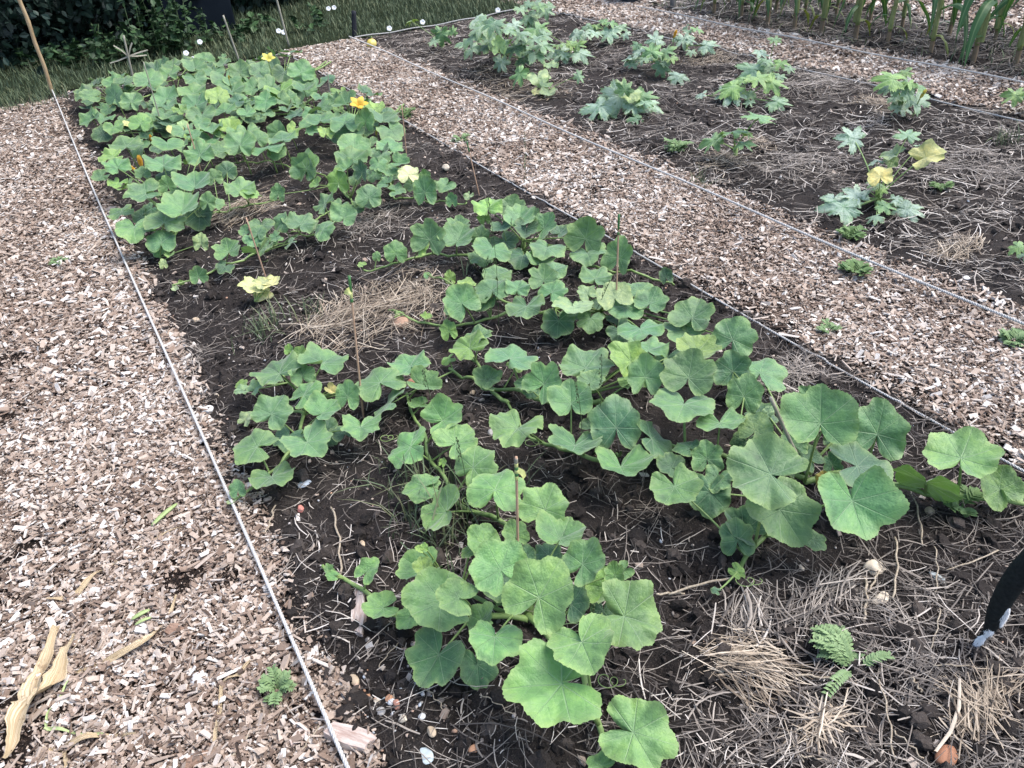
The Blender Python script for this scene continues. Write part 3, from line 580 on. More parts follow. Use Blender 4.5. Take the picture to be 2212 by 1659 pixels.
p = Plant('squash_plant', 'squash plant with large leaves around a leaning cane and a runner to the right edge', 'squash plant', at(6, 850, 1400), group=GS, petr=.0058)
p.crownstem(.015)
p.vine(6, [(850, 1420), (1000, 1370), (1200, 1420), (1395, 1450), (1600, 1482), (1800, 1500), (2000, 1542), (2212, 1592), (2330, 1640)], .035, .009)
p.vine(9, [(560, -90), (640, 40), (655, 110), (600, 200), (500, 295), (450, 380), (420, 450)], .035, .008)
p.vine(6, [(850, 1400), (600, 1350), (330, 1300), (100, 1250), (-150, 1200)], .03, .008)
p.leaves('''6 95 935 50 1035 410 17; 5 2000 1150 2140 1215 330 12 d; 6 400 730 390 585 230 15 d; 6 570 740 610 610 330 13; 6 470 885 500 725 220 16; 6 320 1050 350 1130 310 15 n; 6 540 1100 600 985 210 15 k
6 945 1055 950 795 460 24; 6 1300 1120 1350 890 340 19; 6 870 890 740 715 120 17; 6 635 1370 345 1260 480 26; 6 1175 1320 1415 1350 420 18 d; 6 1145 1535 1220 1835 500 20; 6 690 1590 860 1835 410 15
6 40 1445 130 1590 330 14 n; 6 310 1395 270 1495 190 10; 6 240 1275 230 1145 200 12; 6 130 1210 70 1150 180 10 d; 6 260 1480 260 1660 270 8 d; 6 740 1290 800 1400 190 8 d; 6 780 1185 690 985 170 12
6 970 1060 1140 1090 120 15 b; 6 1020 1310 1015 1215 120 5 d; 6 1605 1420 1640 1510 440 11 n; 6 1820 1270 1900 1095 430 16 n; 6 2060 1465 1950 1290 280 10 n; 6 2130 1465 2290 1430 150 8 n
9 430 245 420 85 220 6; 9 900 240 1010 310 130 8; 6 970 1400 865 1520 100 5 o; 6 620 985 710 885 75 15 k; 9 420 432 485 485 90 4 b; 9 300 555 260 540 60 4 d; 6 480 1170 420 1290 200 10 d; 6 560 1000 700 1050 170 10 d
6 880 1280 800 1200 160 8 d; 6 1050 1150 1130 1050 170 9 d; 6 1200 1560 1080 1640 250 7 d; 9 470 180 330 60 240 5 d; 6 460 1290 540 1180 160 9; 6 1180 1010 1215 960 90 14 k; 6 20 1330 -90 1280 180 9 d''')
p.tendril(9, 440, 500, .03); p.flower(5, 1800, 1250, 60, .06, p.stem, True, 'closed green bud')

p = Plant('squash_plant', 'squash plant in the centre trailing a thick bare stem along the soil', 'squash plant', at(5, 1620, 960), group=GS)
p.vine(5, [(1700, 980), (1600, 950), (1460, 935), (1320, 930), (1150, 850), (1000, 808), (850, 760), (740, 720)], .03, .0085)
p.vine(5, [(1110, 930), (1040, 870), (920, 690), (850, 610), (790, 565)], .035, .007)
p.vine(5, [(1700, 1320), (1560, 1270), (1340, 1160), (1220, 1100), (1100, 930)], .03, .007)
p.leaves('''5 920 525 1055 440 150 12; 5 870 590 770 520 240 11 b; 5 1120 650 1180 570 310 15; 5 975 780 870 710 150 8; 5 990 780 1110 715 130 8; 5 740 650 660 690 80 6 b; 5 1230 820 1125 790 130 9; 5 1330 810 1430 680 260 14
5 1590 710 1690 580 330 16; 5 1500 930 1490 770 290 17; 5 1525 1190 1490 1290 370 12; 5 1810 1325 1840 1440 350 11 n; 5 1780 1080 1770 845 330 15 d; 5 1165 1085 1060 1190 340 14 n; 5 1620 800 1660 730 170 16; 5 1920 770 1690 830 180 16 b; 5 1960 765 1970 585 220 19
5 1870 670 1740 520 230 18 b; 5 1980 600 1990 520 260 16; 6 125 770 160 590 330 20; 6 180 605 270 530 270 17 b; 5 375 925 290 950 240 10; 5 1250 850 1290 900 110 6 d; 5 1160 700 1060 660 90 7 b; 5 1640 1080 1720 1010 170 8 d; 5 1560 660 1500 620 90 8; 5 2100 640 2040 740 160 9 d''')
p.tendril(5, 1230, 1180, .03); p.tendril(5, 800, 600, .05)

p = Plant('squash_plant', 'compact squash plant beside the near rope with small rounded leaves', 'squash plant', at(4, 1900, 1000), group=GS); p.crownstem(.012)
p.vine(4, [(1900, 1000), (1850, 980), (1740, 970)], .05, .006); p.vine(4, [(1900, 1020), (1850, 1180), (1700, 1350), (1560, 1460), (1440, 1540)], .03, .006); p.vine(4, [(1900, 1000), (1930, 950), (1870, 870), (1760, 760), (1800, 620)], .04, .006)
p.leaves('''4 1690 995 1770 870 250 13; 4 2005 990 2110 920 230 15; 4 1600 1200 1435 1170 290 10; 4 1910 1170 2010 1270 300 12; 4 1690 1385 1730 1445 285 7; 4 1480 1470 1455 1310 100 6; 4 1800 1130 1760 1230 210 6 d; 4 1740 745 1640 670 310 14
4 1880 760 1850 665 170 13; 4 1590 835 1655 765 95 10 k; 4 1510 850 1380 865 80 8 k; 4 1500 820 1560 770 70 8 b; 4 1890 880 2000 790 230 13 n; 4 1530 1030 1575 950 90 6 k; 4 2010 680 2100 605 310 15; 4 2050 840 2090 870 70 10 y; 4 1860 625 1900 560 90 7 b; 4 1800 600 1800 540 60 7 b
5 310 800 250 690 300 14; 5 500 700 440 620 250 13; 5 110 890 120 775 155 12; 5 190 1075 180 1170 250 10; 5 90 1120 60 1060 170 6 d; 4 1440 1540 1420 1560 60 4 k; 4 2030 1100 2080 1200 170 5 d; 5 430 780 400 740 60 8 k''')

p = Plant('squash_plant', 'squash plant behind the centre with a pale edged leaf beside an upright skewer', 'squash plant', at(5, 1680, 360), group=GS); p.crownstem(.012)
p.vine(5, [(1680, 370), (1400, 350), (1150, 375), (1000, 410), (900, 428), (700, 442), (550, 430), (400, 392), (370, 385)], .035, .0065); p.vine(5, [(1500, 20), (1650, 80), (1750, 92), (1900, 122), (2100, 152), (2140, 170)], .05, .0065); p.vine(5, [(1200, 330), (1050, 300), (860, 262), (720, 192), (590, 140)], .04, .0055)
p.leaves('''5 820 310 740 195 230 15; 5 770 340 720 370 130 9; 5 1010 228 1010 130 220 15; 5 970 290 890 360 160 11; 5 940 290 1060 250 130 11; 5 1165 222 1185 145 165 15; 5 1220 325 1200 405 240 14; 5 1330 165 1340 58 195 16; 5 1040 132 1060 52 195 13; 5 1390 108 1420 30 195 13
5 1380 238 1440 160 185 15; 5 1510 325 1510 385 275 14 k; 5 1770 275 1740 175 230 15 k; 5 1420 415 1410 530 220 9 d; 5 1620 400 1600 490 180 11; 5 1840 330 1820 410 235 12; 5 1930 465 1950 530 300 13; 5 1920 232 1910 163 195 14; 5 1990 305 2040 212 225 13
5 1650 152 1690 78 215 13; 5 2090 142 2065 35 85 8 d; 6 150 398 200 268 275 15; 6 110 480 55 380 270 11; 6 400 532 470 380 275 15; 5 1800 480 1850 560 160 8 d; 5 740 482 720 393 105 7 b; 5 600 402 505 375 65 5 b; 5 440 392 400 330 65 5 b; 5 745 152 730 78 75 6 b; 5 850 190 800 150 120 12 b; 5 610 140 580 120 60 5
5 1690 310 1680 250 120 8 d; 5 1490 400 1560 360 140 7 d; 5 1780 400 1840 440 140 7 d; 5 1600 250 1560 190 130 11 k; 6 140 500 220 520 160 10''')

p = Plant('squash_plant', 'dense squash plant in the middle of the bed beside the middle path', 'squash plant', at(2, 1200, 1560), group=GS); p.crownstem(.012)
p.vine(2, [(1200, 1560), (1050, 1575), (880, 1585), (640, 1580), (460, 1632), (320, 1642), (200, 1650)], .035, .0068)
p.leaves('''2 1590 1485 1625 1332 245 15; 2 1800 1605 1835 1452 195 13; 2 1070 1408 1070 1460 140 16 d; 2 1220 1425 1210 1500 155 15 d; 2 1330 1420 1410 1325 180 15; 2 980 1300 960 1215 195 19 b; 2 1130 1300 1150 1210 165 18; 2 1180 1375 1190 1290 205 17
2 1010 1545 990 1615 260 14; 2 1350 1540 1320 1600 240 13; 2 1600 1575 1620 1620 230 11; 2 1200 1590 1180 1650 220 8 d; 2 620 1490 640 1348 235 14; 2 560 1540 640 1425 110 11 b; 2 800 1415 810 1345 160 14; 2 790 1500 840 1408 225 12; 2 410 1578 410 1482 145 10; 2 930 1480 940 1385 130 11
2 960 1365 940 1305 95 14 b; 2 290 1600 295 1515 55 6; 2 200 1650 180 1635 60 5 b; 2 1430 1450 1480 1410 130 9 d; 2 1080 1500 1140 1560 170 9 d; 2 1260 1350 1310 1300 110 12; 2 940 1600 880 1640 160 8; 2 1300 1640 1350 1600 190 9''')

p = Plant('squash_plant', 'dark green squash clump against the near rope, halfway down the bed', 'squash plant', at('C', 1150, 900), group=GS); p.crownstem()
p.vine('C', [(1300, 800), (1600, 770), (1850, 728), (2100, 680), (2250, 640)], .03, .0065); p.vine('C', [(1150, 900), (1000, 1050), (900, 1200), (960, 1380)], .03, .006)
p.leaves('''C 760 590 430 640 330 22; C 1150 775 1200 605 450 20; C 500 780 165 890 250 14; C 630 950 640 1080 400 16 n; C 960 900 1000 745 430 17; C 930 1120 950 945 330 10; C 900 1150 880 1300 210 7 n; C 1340 800 1350 1010 340 9 d; C 1360 1125 1360 972 175 5 k
C 1020 1265 100 5 b; C 1430 685 1440 485 170 18; C 1500 692 1610 650 260 15; C 1290 512 1300 370 400 22; C 1000 505 970 375 210 20; C 1100 642 1120 530 230 18; C 950 285 930 130 410 26; C 980 372 960 285 260 21 d; C 450 305 380 175 290 22; C 280 392 155 440 170 16
C 400 185 225 205 230 22 b; C 730 372 720 280 170 23; C 460 470 395 525 210 16 b; C 830 440 190 18 b; C 1790 545 1750 408 330 15; C 1880 560 2040 590 210 14 b; C 1240 240 180 19; C 1500 420 1470 305 190 16; C 1640 350 1640 205 245 15 d; C 1350 172 1300 15 310 25; C 1570 110 240 23
C 950 1360 930 1290 90 5 k; C 800 760 180 12 d; C 700 850 200 10 d; C 1400 780 200 9 d; C 560 520 170 14 b; C 1200 540 200 14 d''')
p.flower('C', 700, 250, 150, .22, PETAL, True, 'furled orange flower'); p.flower('C', 610, 310, 110, .17, PETAL, True, 'half open orange flower', (-.5, -.3, .7))

p = Plant('squash_plant', 'squash runner with small leaves and a curling tip above the yellow seedling', 'squash plant', at('D', 560, 330), group=GS)
p.vine('C', [(2150, 1130), (2080, 1230), (1960, 1300), (1650, 1420), (1450, 1520), (1200, 1582), (1060, 1625)], .03, .006); p.vine('D', [(560, 330), (420, 440), (280, 472), (150, 512), (60, 560)], .03, .0055); p.vine('D', [(560, 330), (540, 270), (500, 220), (470, 150)], .03, .0055); p.vine('D', [(560, 330), (430, 310), (330, 400), (200, 430)], .03, .005)
p.leaves('''C 1330 1490 1300 1362 195 6; C 1620 1380 1560 1445 190 8 d; C 1660 1222 1640 1080 310 12 n; C 1990 1220 1960 1275 330 12 n; C 1980 1022 2010 915 200 12; C 1830 1000 150 10; C 2160 1070 140 10; C 1140 1560 1120 1520 70 4 b; C 1080 1630 1050 1600 80 3 k
D 260 400 300 335 165 12; D 40 422 135 11; D 150 395 125 11; D 380 430 450 362 155 12; D 500 362 535 285 150 12; D 625 280 140 11; D 390 292 440 215 130 14; D 200 503 95 9; D 115 475 85 9; D 60 532 115 9; D 640 250 650 165 150 15; D 330 420 90 8 k; D 470 300 100 9; D 200 370 110 12; D 10 480 110 10; D 570 320 90 8''')
p.tendril('C', 1990, 1340, .02)

p = Plant('squash_plant', 'squash plant beside the middle path with one cream yellow leaf', 'squash plant', at('D', 760, 180), group=GS); p.crownstem(.01)
p.vine('D', [(760, 190), (780, 255), (900, 266), (1090, 286), (1150, 278), (1180, 262)], .03, .0055); p.vine('D', [(540, 270), (400, 160), (300, 125), (160, 88), (20, 65), (-120, 55)], .03, .0055)
p.leaves('''D 800 217 115 12; D 720 175 105 14; D 880 187 95 12; D 950 222 940 112 135 13; D 1060 192 115 12; D 1100 270 1095 215 70 9; D 500 92 115 20; D 600 110 600 20 100 20 d; D 470 170 465 60 120 15 b; D 740 100 115 17; D 690 70 120 20; D 860 125 860 60 120 18 c; D 950 140 940 60 70 14 n
D 625 105 65 17; D 135 232 135 158 85 6; D 285 95 285 -5 155 12; D 340 180 80 7 b; D 560 140 110 13; D 660 130 100 13; D 780 140 110 12 k; D 1000 200 90 9; D 820 60 110 19; D 700 30 130 20; D 1190 245 60 6 k; D 460 185 80 9 k''')

def canopy(label, crown, txt, fl=()):
    p = Plant('squash_plant', label, 'squash plant', crown, group=GS, petr=.004); p.leaves(txt, far=True, hdef=.22, tiltc=.35)
    for f in fl: p.flower(*f)
    c = p.c; g = p.g
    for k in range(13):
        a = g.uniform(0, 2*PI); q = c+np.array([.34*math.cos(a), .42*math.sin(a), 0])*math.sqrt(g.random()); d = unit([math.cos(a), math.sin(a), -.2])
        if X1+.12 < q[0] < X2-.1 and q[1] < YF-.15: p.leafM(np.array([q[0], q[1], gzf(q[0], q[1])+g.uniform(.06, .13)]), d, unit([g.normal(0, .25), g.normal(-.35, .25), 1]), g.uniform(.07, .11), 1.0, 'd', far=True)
    for k in range(2):
        a = g.uniform(-.8, .6); P = smoothline([c+[0, 0, .03], c+[.25*math.cos(a), .25*math.sin(a), .03], c+[.5*math.cos(a+.4), .5*math.sin(a+.4), .03]], 12); V, F = tube(P, .006, 6); p.part('vine', V, F, STEM)
    return p
canopy('far squash plant in the corner between the tall bamboo and the cane with cross pieces', at('A', 500, 860), '''A 200 720 20 700 220 20; A 195 1000 40 1120 250 16; A 350 1000 300 1055 250 14; A 470 560 375 490 260 22; A 600 540 600 465 270 24; A 480 735 480 550 270 22; A 690 800 725 645 290 20; A 540 790 190 16; A 900 530 880 375 360 26
A 860 830 240 13 d; A 340 860 170 10 d; A 470 1130 270 12 n; A 570 1050 140 13; A 390 900 200 12; A 660 600 190 17 d; A 150 880 200 10 d; A 650 1080 120 17 y; A 800 1065 830 920 270 19 n; A 320 580 210 16''')
canopy('squash plant at the far left end of the bed under the lone low cane', at('A', 1300, 560), '''A 1200 352 1200 268 260 24; A 1160 455 1180 345 310 22; A 1480 375 1450 265 290 22; A 1600 272 1530 180 250 24; A 1830 240 100 22; A 1830 325 1800 275 230 22; A 1120 755 1050 610 340 20; A 1130 840 1180 900 280 18; A 1450 692 1500 575 350 21; A 1500 530 280 20
A 1490 835 1480 690 390 20; A 1300 905 160 20 b; A 1330 1090 1310 1010 150 18 k; A 1100 960 320 18; A 1400 760 200 15; A 1260 640 110 10 b; A 980 880 180 14 d; A 1720 450 260 18; A 1600 430 240 17''')
canopy('squash plant at the far end with a pale yellow flower held above the leaves', at('B', 620, 330), '''A 2040 425 2040 270 290 24; A 1880 530 370 21; A 1760 745 1730 590 300 22 b; A 1960 680 300 20; A 1990 800 260 19 d; B 340 215 340 100 230 24; B 600 260 270 21 d; B 790 235 830 90 290 24; B 840 310 230 19; B 1080 310 1080 240 180 17 d; B 580 460 310 18 b; B 820 425 840 365 260 19; B 1000 510 230 18
B 470 220 240 20 d; B 430 410 250 18; B 1150 460 130 13 b; B 1230 440 110 10 b; B 700 400 200 16; B 730 190 180 18; B 240 430 240 18; B 100 340 260 19; B 300 360 220 18; B 950 390 180 15; B 890 460 200 15''',
    [('B', 430, 70, 130, .34, PALEP, False, 'pale yellow open flower'), ('A', 1900, 500, 60, .25, PALEP, True)])
canopy('squash plant deep in the far canopy with yellow edged leaves around a thin cane', at('A', 1000, 1250), '''A 850 1100 830 990 240 16; A 1110 1045 230 15 d; A 620 1345 560 1225 390 21; A 770 1370 270 17; A 1130 1300 1150 1395 390 20; A 1500 1200 260 16; A 1420 1280 160 13 b; A 1560 1380 350 17; A 1790 1400 280 16; A 1700 1165 1700 1105 310 19; A 1790 1215 180 16 b; A 920 1090 190 12 d
A 950 980 220 15; A 850 1210 170 12 d; A 1330 1180 260 16; A 1020 1390 200 12 d; A 1320 1350 200 13; A 440 1420 200 15 b; A 1900 1330 300 16; A 1560 990 350 19; A 1560 1080 230 17; A 1240 1150 200 14 y; A 1680 1300 240 14''',
    [('A', 930, 1250, 90, .16, PETAL, True)])
canopy('squash plant in the middle of the far canopy with broad pale leaves', at('B', 350, 760), '''A 1850 905 1850 810 300 19; A 2120 950 220 18; A 1920 1120 1920 985 270 18 b; A 2040 1335 2060 1120 420 21; B 380 570 270 20; B 590 550 210 18; B 200 680 200 17; B 440 680 150 15; B 640 650 180 16; B 220 750 120 14; B 340 740 120 14; B 540 900 540 740 230 18
B 310 960 310 830 240 19; B 590 965 580 885 330 19; B 430 1065 420 995 390 18; B 850 1285 850 1020 300 13 n; B 60 980 240 18; B 100 1060 200 12 d; B 700 920 150 15 b; B 230 900 250 18; B 150 560 220 18; B 60 780 160 15 b; B 680 520 190 17; B 520 500 220 17; B 760 600 180 15; B 90 890 230 17; B 520 1120 200 14''')
canopy('squash plant beside the middle path with a bright orange open flower on top', at('B', 1350, 860), '''B 900 885 150 16; B 1060 900 1060 820 190 18 b; B 950 650 250 20; B 780 570 160 16; B 1000 765 1000 685 330 20; B 830 800 170 16; B 1250 580 270 21; B 1190 650 130 16 b; B 1590 640 1600 565 240 17 b; B 1270 785 1270 640 350 22; B 1490 770 1490 605 220 22; B 1680 765 1680 690 350 18; B 1780 880 290 15
B 1310 880 340 17 d; B 1500 885 160 14 d; B 1370 1060 1370 885 360 17; B 1750 1050 1750 945 310 14; B 1340 1195 1340 1055 360 14; B 1660 1145 250 12; B 1700 680 210 14; B 1360 490 1385 440 70 18 n; B 1130 720 160 17; B 880 700 180 17; B 1150 560 190 18; B 700 860 140 12 b; B 1420 1080 200 12 b; B 1040 620 200 18; B 1560 1000 160 12; B 1180 960 180 12; B 1480 820 170 15''',
    [('B', 1415, 565, 175, .33, PETAL, False, 'orange open flower'), ('B', 1610, 895, 70, .14, PALEP, True, 'furled yellow bud')])

p = Plant('squash_seedling', 'small wilted squash seedling gone pale yellow on bare soil', 'seedling', at(4, 1600, 350), petr=.004)
p.leaves('''4 1590 210 1450 190 150 8 c; 4 1640 195 1560 165 100 9 c; 4 1680 190 1785 140 110 9 c; 4 1640 260 1590 300 120 4 c; 4 1640 240 1660 190 80 6 y''')
p.o.name = 'squash_seedling'

# ------------------------------------------------------------------ courgette plants
GZ = 'courgette plants in the right bed'
def zuc(label, crown, txt, petr=.006, hdef=.14, far=False):
    p = Plant('courgette_plant', label, 'courgette plant', crown, kind='z', group=GZ, petr=petr, stem=PSTEM); p.crownstem(.013, .06); p.leaves(txt, hdef=hdef, tiltc=.38, far=far); return p
zuc('tall bushy courgette with an upright pale yellow leaf in its middle', at(2, 1080, 380), '''2 870 240 160 30; 2 930 180 165 36; 2 1010 160 150 40 d; 2 1100 185 150 36; 2 1190 210 160 32; 2 1290 190 160 26 n; 2 1150 165 130 33 t; 2 1280 250 170 26; 2 1340 225 120 24; 2 1180 295 160 18; 2 870 310 130 18; 2 1270 335 180 16; 2 1220 375 140 10 d
2 1320 290 160 20; 2 1060 385 1040 470 120 10 t; 2 1050 290 1045 190 95 30 k; 2 900 120 160 28 t; 2 960 135 120 30; 2 1000 250 150 25 d; 2 950 290 160 20 d; 2 1130 300 150 22 d; 2 1080 250 150 28; 2 1210 260 150 25 d; 2 820 270 120 20; 2 1050 130 150 33''', .007)
zuc('small courgette with one drooping leaf left of the tall bush', at(2, 700, 290), '''2 690 210 690 300 140 14 n; 2 765 200 765 140 60 16 n; 2 660 190 75 16 b; 2 640 260 80 10; 2 500 130 90 10 b''', .004)
zuc('leafy courgette at the far end of the bed hiding a peach fruit', at(2, 1280, 130), '''2 1230 30 80 30; 2 1340 60 1350 120 130 22; 2 1240 110 120 14; 2 1310 45 100 28 n; 2 1200 125 90 12; 2 1260 135 110 10; 2 1190 60 90 20; 2 1290 20 90 30; 2 1370 30 80 24; 2 1270 80 100 18 d''', .005)
zuc('yellowing courgette with three long bare stalks at the path edge', at(2, 1350, 585), '''2 1180 460 1120 550 130 12 n; 2 1375 410 1375 380 95 20 k; 2 1545 470 1590 525 80 12; 2 1300 490 130 10 k; 2 1360 575 1340 610 110 4 k; 2 1330 520 90 8 k; 2 1280 570 60 4 y''', .006)
zuc('courgette with big silver marbled leaves spread flat on the soil', at(2, 1830, 690), '''2 1680 660 1500 700 200 10 t; 2 1800 600 1770 750 250 15 t; 2 1950 640 2140 700 210 9 t; 2 1830 560 1830 480 130 20 n; 2 1790 550 1710 545 100 18 k; 2 1870 585 130 16 k; 2 1940 600 2080 600 160 14 n; 2 1710 600 110 13 d; 2 1890 740 110 5 d; 2 1730 690 1660 740 150 6; 2 1960 640 1990 600 140 12; 2 1890 660 1900 720 160 9 t''', .006)
zuc('courgette with two spreading silver leaves and a tuft of yellow green young leaves', at('E', 400, 580), '''E 320 570 110 610 290 9 t; E 500 570 720 610 280 9 t; E 400 470 170 16 b; E 480 490 600 410 160 17 b; E 270 490 140 14 b; E 420 500 360 430 120 15 b; E 60 340 200 20 b; E 330 600 180 8 t''', .006)
zuc('wide silver leaved courgette near the far rope with a green shoot', at('E', 800, 400), '''E 440 385 230 10 t; E 660 365 170 13 t; E 830 350 840 480 260 12 t; E 1010 380 130 9 t; E 760 235 110 18 n; E 850 250 140 18 n; E 570 290 140 14; E 690 280 110 15 b; E 950 300 1130 270 160 12; E 900 330 180 12 t; E 560 380 170 10 t; E 640 310 130 13''', .006)
zuc('bushy courgette with broad green upper leaves full of small holes', at('E', 1340, 720), '''E 1150 560 1060 540 240 14 t; E 1050 615 210 10 t; E 1330 440 1340 310 240 22 t; E 1060 685 160 6 t; E 1290 560 1290 430 250 20 n; E 1440 560 1560 480 230 19 n; E 1510 640 150 13 b; E 1400 720 1420 870 230 8; E 1560 820 1780 850 240 6 t; E 1240 640 160 12; E 1240 570 120 15 d; E 1440 690 170 10 d; E 1180 650 150 9 t; E 1350 600 150 15; E 1120 500 130 17 d''', .007)
q = zuc('courgette by the far rope with a closed orange flower', at('E', 1660, 560), '''E 1640 420 1650 550 230 14 t; E 1880 490 2110 480 240 10 t; E 1790 325 150 18 n; E 1650 300 110 18 d; E 1720 570 140 8; E 1580 420 140 13 t; E 1720 440 140 13 t; E 1680 340 120 17''', .005)
q.flower('E', 1540, 380, 90, .17, PETAL, True, 'closed orange flower')
zuc('tall thin courgette reaching up beside a dark clod', at(3, 620, 470), '''3 530 430 410 400 190 12; 3 585 335 110 22 t; 3 665 250 95 30 n; 3 690 400 110 14 b; 3 690 480 90 8; 3 540 440 110 10; 3 620 430 130 10; 3 560 400 600 450 140 12 t; 3 760 430 90 6; 3 600 380 100 16''', .005)
zuc('courgette with a silver leaf on the left and a rounded leaf lying on the right', at(3, 480, 660), '''3 400 580 340 660 210 9 t; 3 670 630 800 650 160 7; 3 450 495 120 16 b; 3 570 495 150 17 b; 3 400 540 240 560 180 13 b; 3 640 510 790 550 170 15 b; 3 510 590 80 8 k; 3 200 590 90 6 t; 3 500 640 80 5''', .0065)
zuc('little four leaved courgette alone on the straw', at(3, 410, 985), '''3 280 870 140 915 150 14 n; 3 400 820 420 790 220 19 n; 3 460 890 590 880 130 14 n; 3 565 730 600 690 220 26 n; 3 500 830 80 16 b''', .0055)
zuc('narrow upright courgette beside the far wood chip path', at(3, 1440, 720), '''3 1400 490 1260 460 190 28 b; 3 1470 450 110 30 b; 3 1370 540 1290 580 130 18 d; 3 1450 540 150 22; 3 1560 540 1600 515 110 20 n; 3 1540 610 1560 700 190 13 t; 3 1450 660 1470 730 160 7 t; 3 1400 610 110 14; 3 1500 590 120 18; 3 1430 600 110 12 d; 3 1500 520 100 24 b''', .005).flower(3, 1580, 590, 60, .16, PALEP, True, 'closed peach flower')
q = zuc('courgette with two upright yellow leaves on long stalks', at(3, 1290, 1300), '''3 1150 860 1020 840 210 26 t; 3 1490 845 1510 780 180 30; 3 1600 980 1740 930 190 24 y; 3 1320 1100 1320 1025 150 17 y; 3 1400 960 1330 950 150 22 k; 3 1290 1000 110 18 t; 3 1170 1220 1080 1150 210 8 t; 3 1090 1290 850 1285 270 5 t; 3 1140 1290 100 4 t
3 1340 1280 1430 1300 140 6 n; 3 1480 1300 1640 1330 190 4 t; 3 1410 1240 1470 1230 100 8 t; 3 1280 1140 110 12; 3 1570 905 70 24 t; 3 1280 1350 110 4; 3 1240 1190 100 9; 3 1380 1000 1420 1040 90 18 k; 3 1030 1240 1000 1340 190 6 t; 3 1330 1180 90 10 b''', .0065)
zuc('courgette leaf peeping in low at the right frame edge on the far bed', at(3, 2260, 1580), '''3 2190 1540 130 7 b; 3 2290 1530 2330 1500 130 10 n; 3 2240 1590 110 5''', .004)
zuc('courgette shoot reaching in over the far wood chips at the right frame edge', at(3, 2270, 660), '''3 2160 590 2060 575 150 13 b; 3 2230 590 130 13 n; 3 2290 610 120 10''', .004)

# ------------------------------------------------------------------ ropes
def rope(label, a, b, z=.045, r=.0032, sag=.015, pitch=.03, poly=None):
    L = math.dist(a, b); n = int(L/pitch*9); t = np.linspace(0, 1, n)
    x = a[0]+(b[0]-a[0])*t; y = a[1]+(b[1]-a[1])*t
    c = np.stack([x+.006*np.sin(t*7+a[0]), y, z-sag*np.sin(PI*t)+.004*np.sin(t*23)+np.maximum(0, gz(x, y)+.006-(z-sag*np.sin(PI*t)))*.9], 1)
    ax = unit([b[0]-a[0], b[1]-a[1], 0]); sd = np.array([-ax[1], ax[0], 0]); parts = []
    for k in range(3):
        th = t*L/pitch*2*PI/1.0+k*2*PI/3
        parts.append(tube(c+sd*(r*.62*np.cos(th))[:, None]+np.array([0, 0, 1.])*(r*.62*np.sin(th))[:, None], r*.62, 5, False))
    V, F = cat(parts); o = link('rope', mesh('rope', V-c[0], F, ROPE, smooth=True)); o.location = [float(q) for q in c[0]]; return tag(o, label, 'rope', 'bed edging ropes')
def rp(reg, x, y, h): return at(reg, x, y, h)[:2]
def line(p, q, y0, y1): k = (q[0]-p[0])/(q[1]-p[1]); return (p[0]+k*(y0-p[1]), y0), (p[0]+k*(y1-p[1]), y1)
a, b = line(rp(0, 745, 1659, .05), rp(1, 335, 590, .05), -.3, 7.85); rope('white rope between the near wood chip path and the squash bed', a, b, .05, .0040)
a, b = line(rp(6, 1750, 1080, .03), rp(2, 30, 500, .03), .0, 7.8); rope('slack dirty rope between the squash bed and the middle path', a, b, .02, .0032, .0)
a, b = line(rp(6, 2212, 430, .06), rp(2, 145, 235, .06), .5, 7.75); rope('taut white rope between the middle path and the courgette bed', a, b, .06, .0045)
a, b = line(rp(3, 2212, 745, .03), rp(2, 1400, 70, .03), 1.5, 7.5); rope('thin rope along the far side of the courgette bed', a, b, .025, .0034, .0)
a, b = line(rp(3, 2212, 500, .07), rp(3, 10, 75, .07), 1.5, 6.75); rope('white rope in front of the maize', a, b, .07, .0046)
a = rp(2, 150, 232, .06); b = rp(2, 1180, 52, .06); rope('pale rope closing the far end of the courgette bed by the grass', a, b, .06, .0046)
a = rp(1, 335, 590, .05); b = rp(1, 1800, 300, .05); rope('old rope closing the far end of the squash bed, half hidden by leaves', a, b, .015, .0026, .0)
a = rp(2, 2130, 55, .07); b = rp(3, 330, -10, .07); rope('short rope tied from the grey post along the end of the maize', a, b, .07, .0036)

# ------------------------------------------------------------------ canes, skewers, posts
def stake(name, label, reg, base, top, r0, r1, mat, h0=0.0, bamboo=False, tips=(), bend=0.0, group=None, ext=0.0, catg='stake'):
    B = at(reg[0] if isinstance(reg, tuple) else reg, *base, h0); B[2] = max(gzf(B[0], B[1]), 0)-.03 if h0 == 0 else B[2]
    rt = ray(reg[1] if isinstance(reg, tuple) else reg, *top); nrm = unit([B[0], B[1], 0]); k = ((B-CAM) @ nrm)/(rt @ nrm); T = CAM+rt*k
    if ext: T = T+(T-B)/np.linalg.norm(T-B)*ext
    if T[2] < B[2]+.02: T[2] = B[2]+.05
    L = np.linalg.norm(T-B); n = 40 if bamboo else 10; t = np.linspace(0, 1, n); P = B+(T-B)*t[:, None]; sd = unit(np.cross(T-B, nrm)); P = P+sd*(bend*L*np.sin(t*PI))[:, None]
    R = r0+(r1-r0)*t
    if bamboo:
        ph = (t*L/.17) % 1; R = R*(1+.16*np.exp(-((ph-.5)/.09)**2)); P = P+sd*(.003*np.sin(t*L/.17*PI))[:, None]
    o = empty(name, B, label, catg, group); V, F = tube(P, R, 9); link('cane' if bamboo else 'stick', mesh('stick', V-B, F, mat, smooth=True), o)
    for (f0, f1, m, k_) in tips:
        V, F = tube(B+(T-B)*np.linspace(f0, f1, 5)[:, None], np.interp(np.linspace(f0, f1, 5), t, R)*k_, 9); link('tape_band', mesh('tape_band', V-B, F, m, smooth=True), o)
    return o, B, T
G5 = 'thin marker skewers in the squash bed'
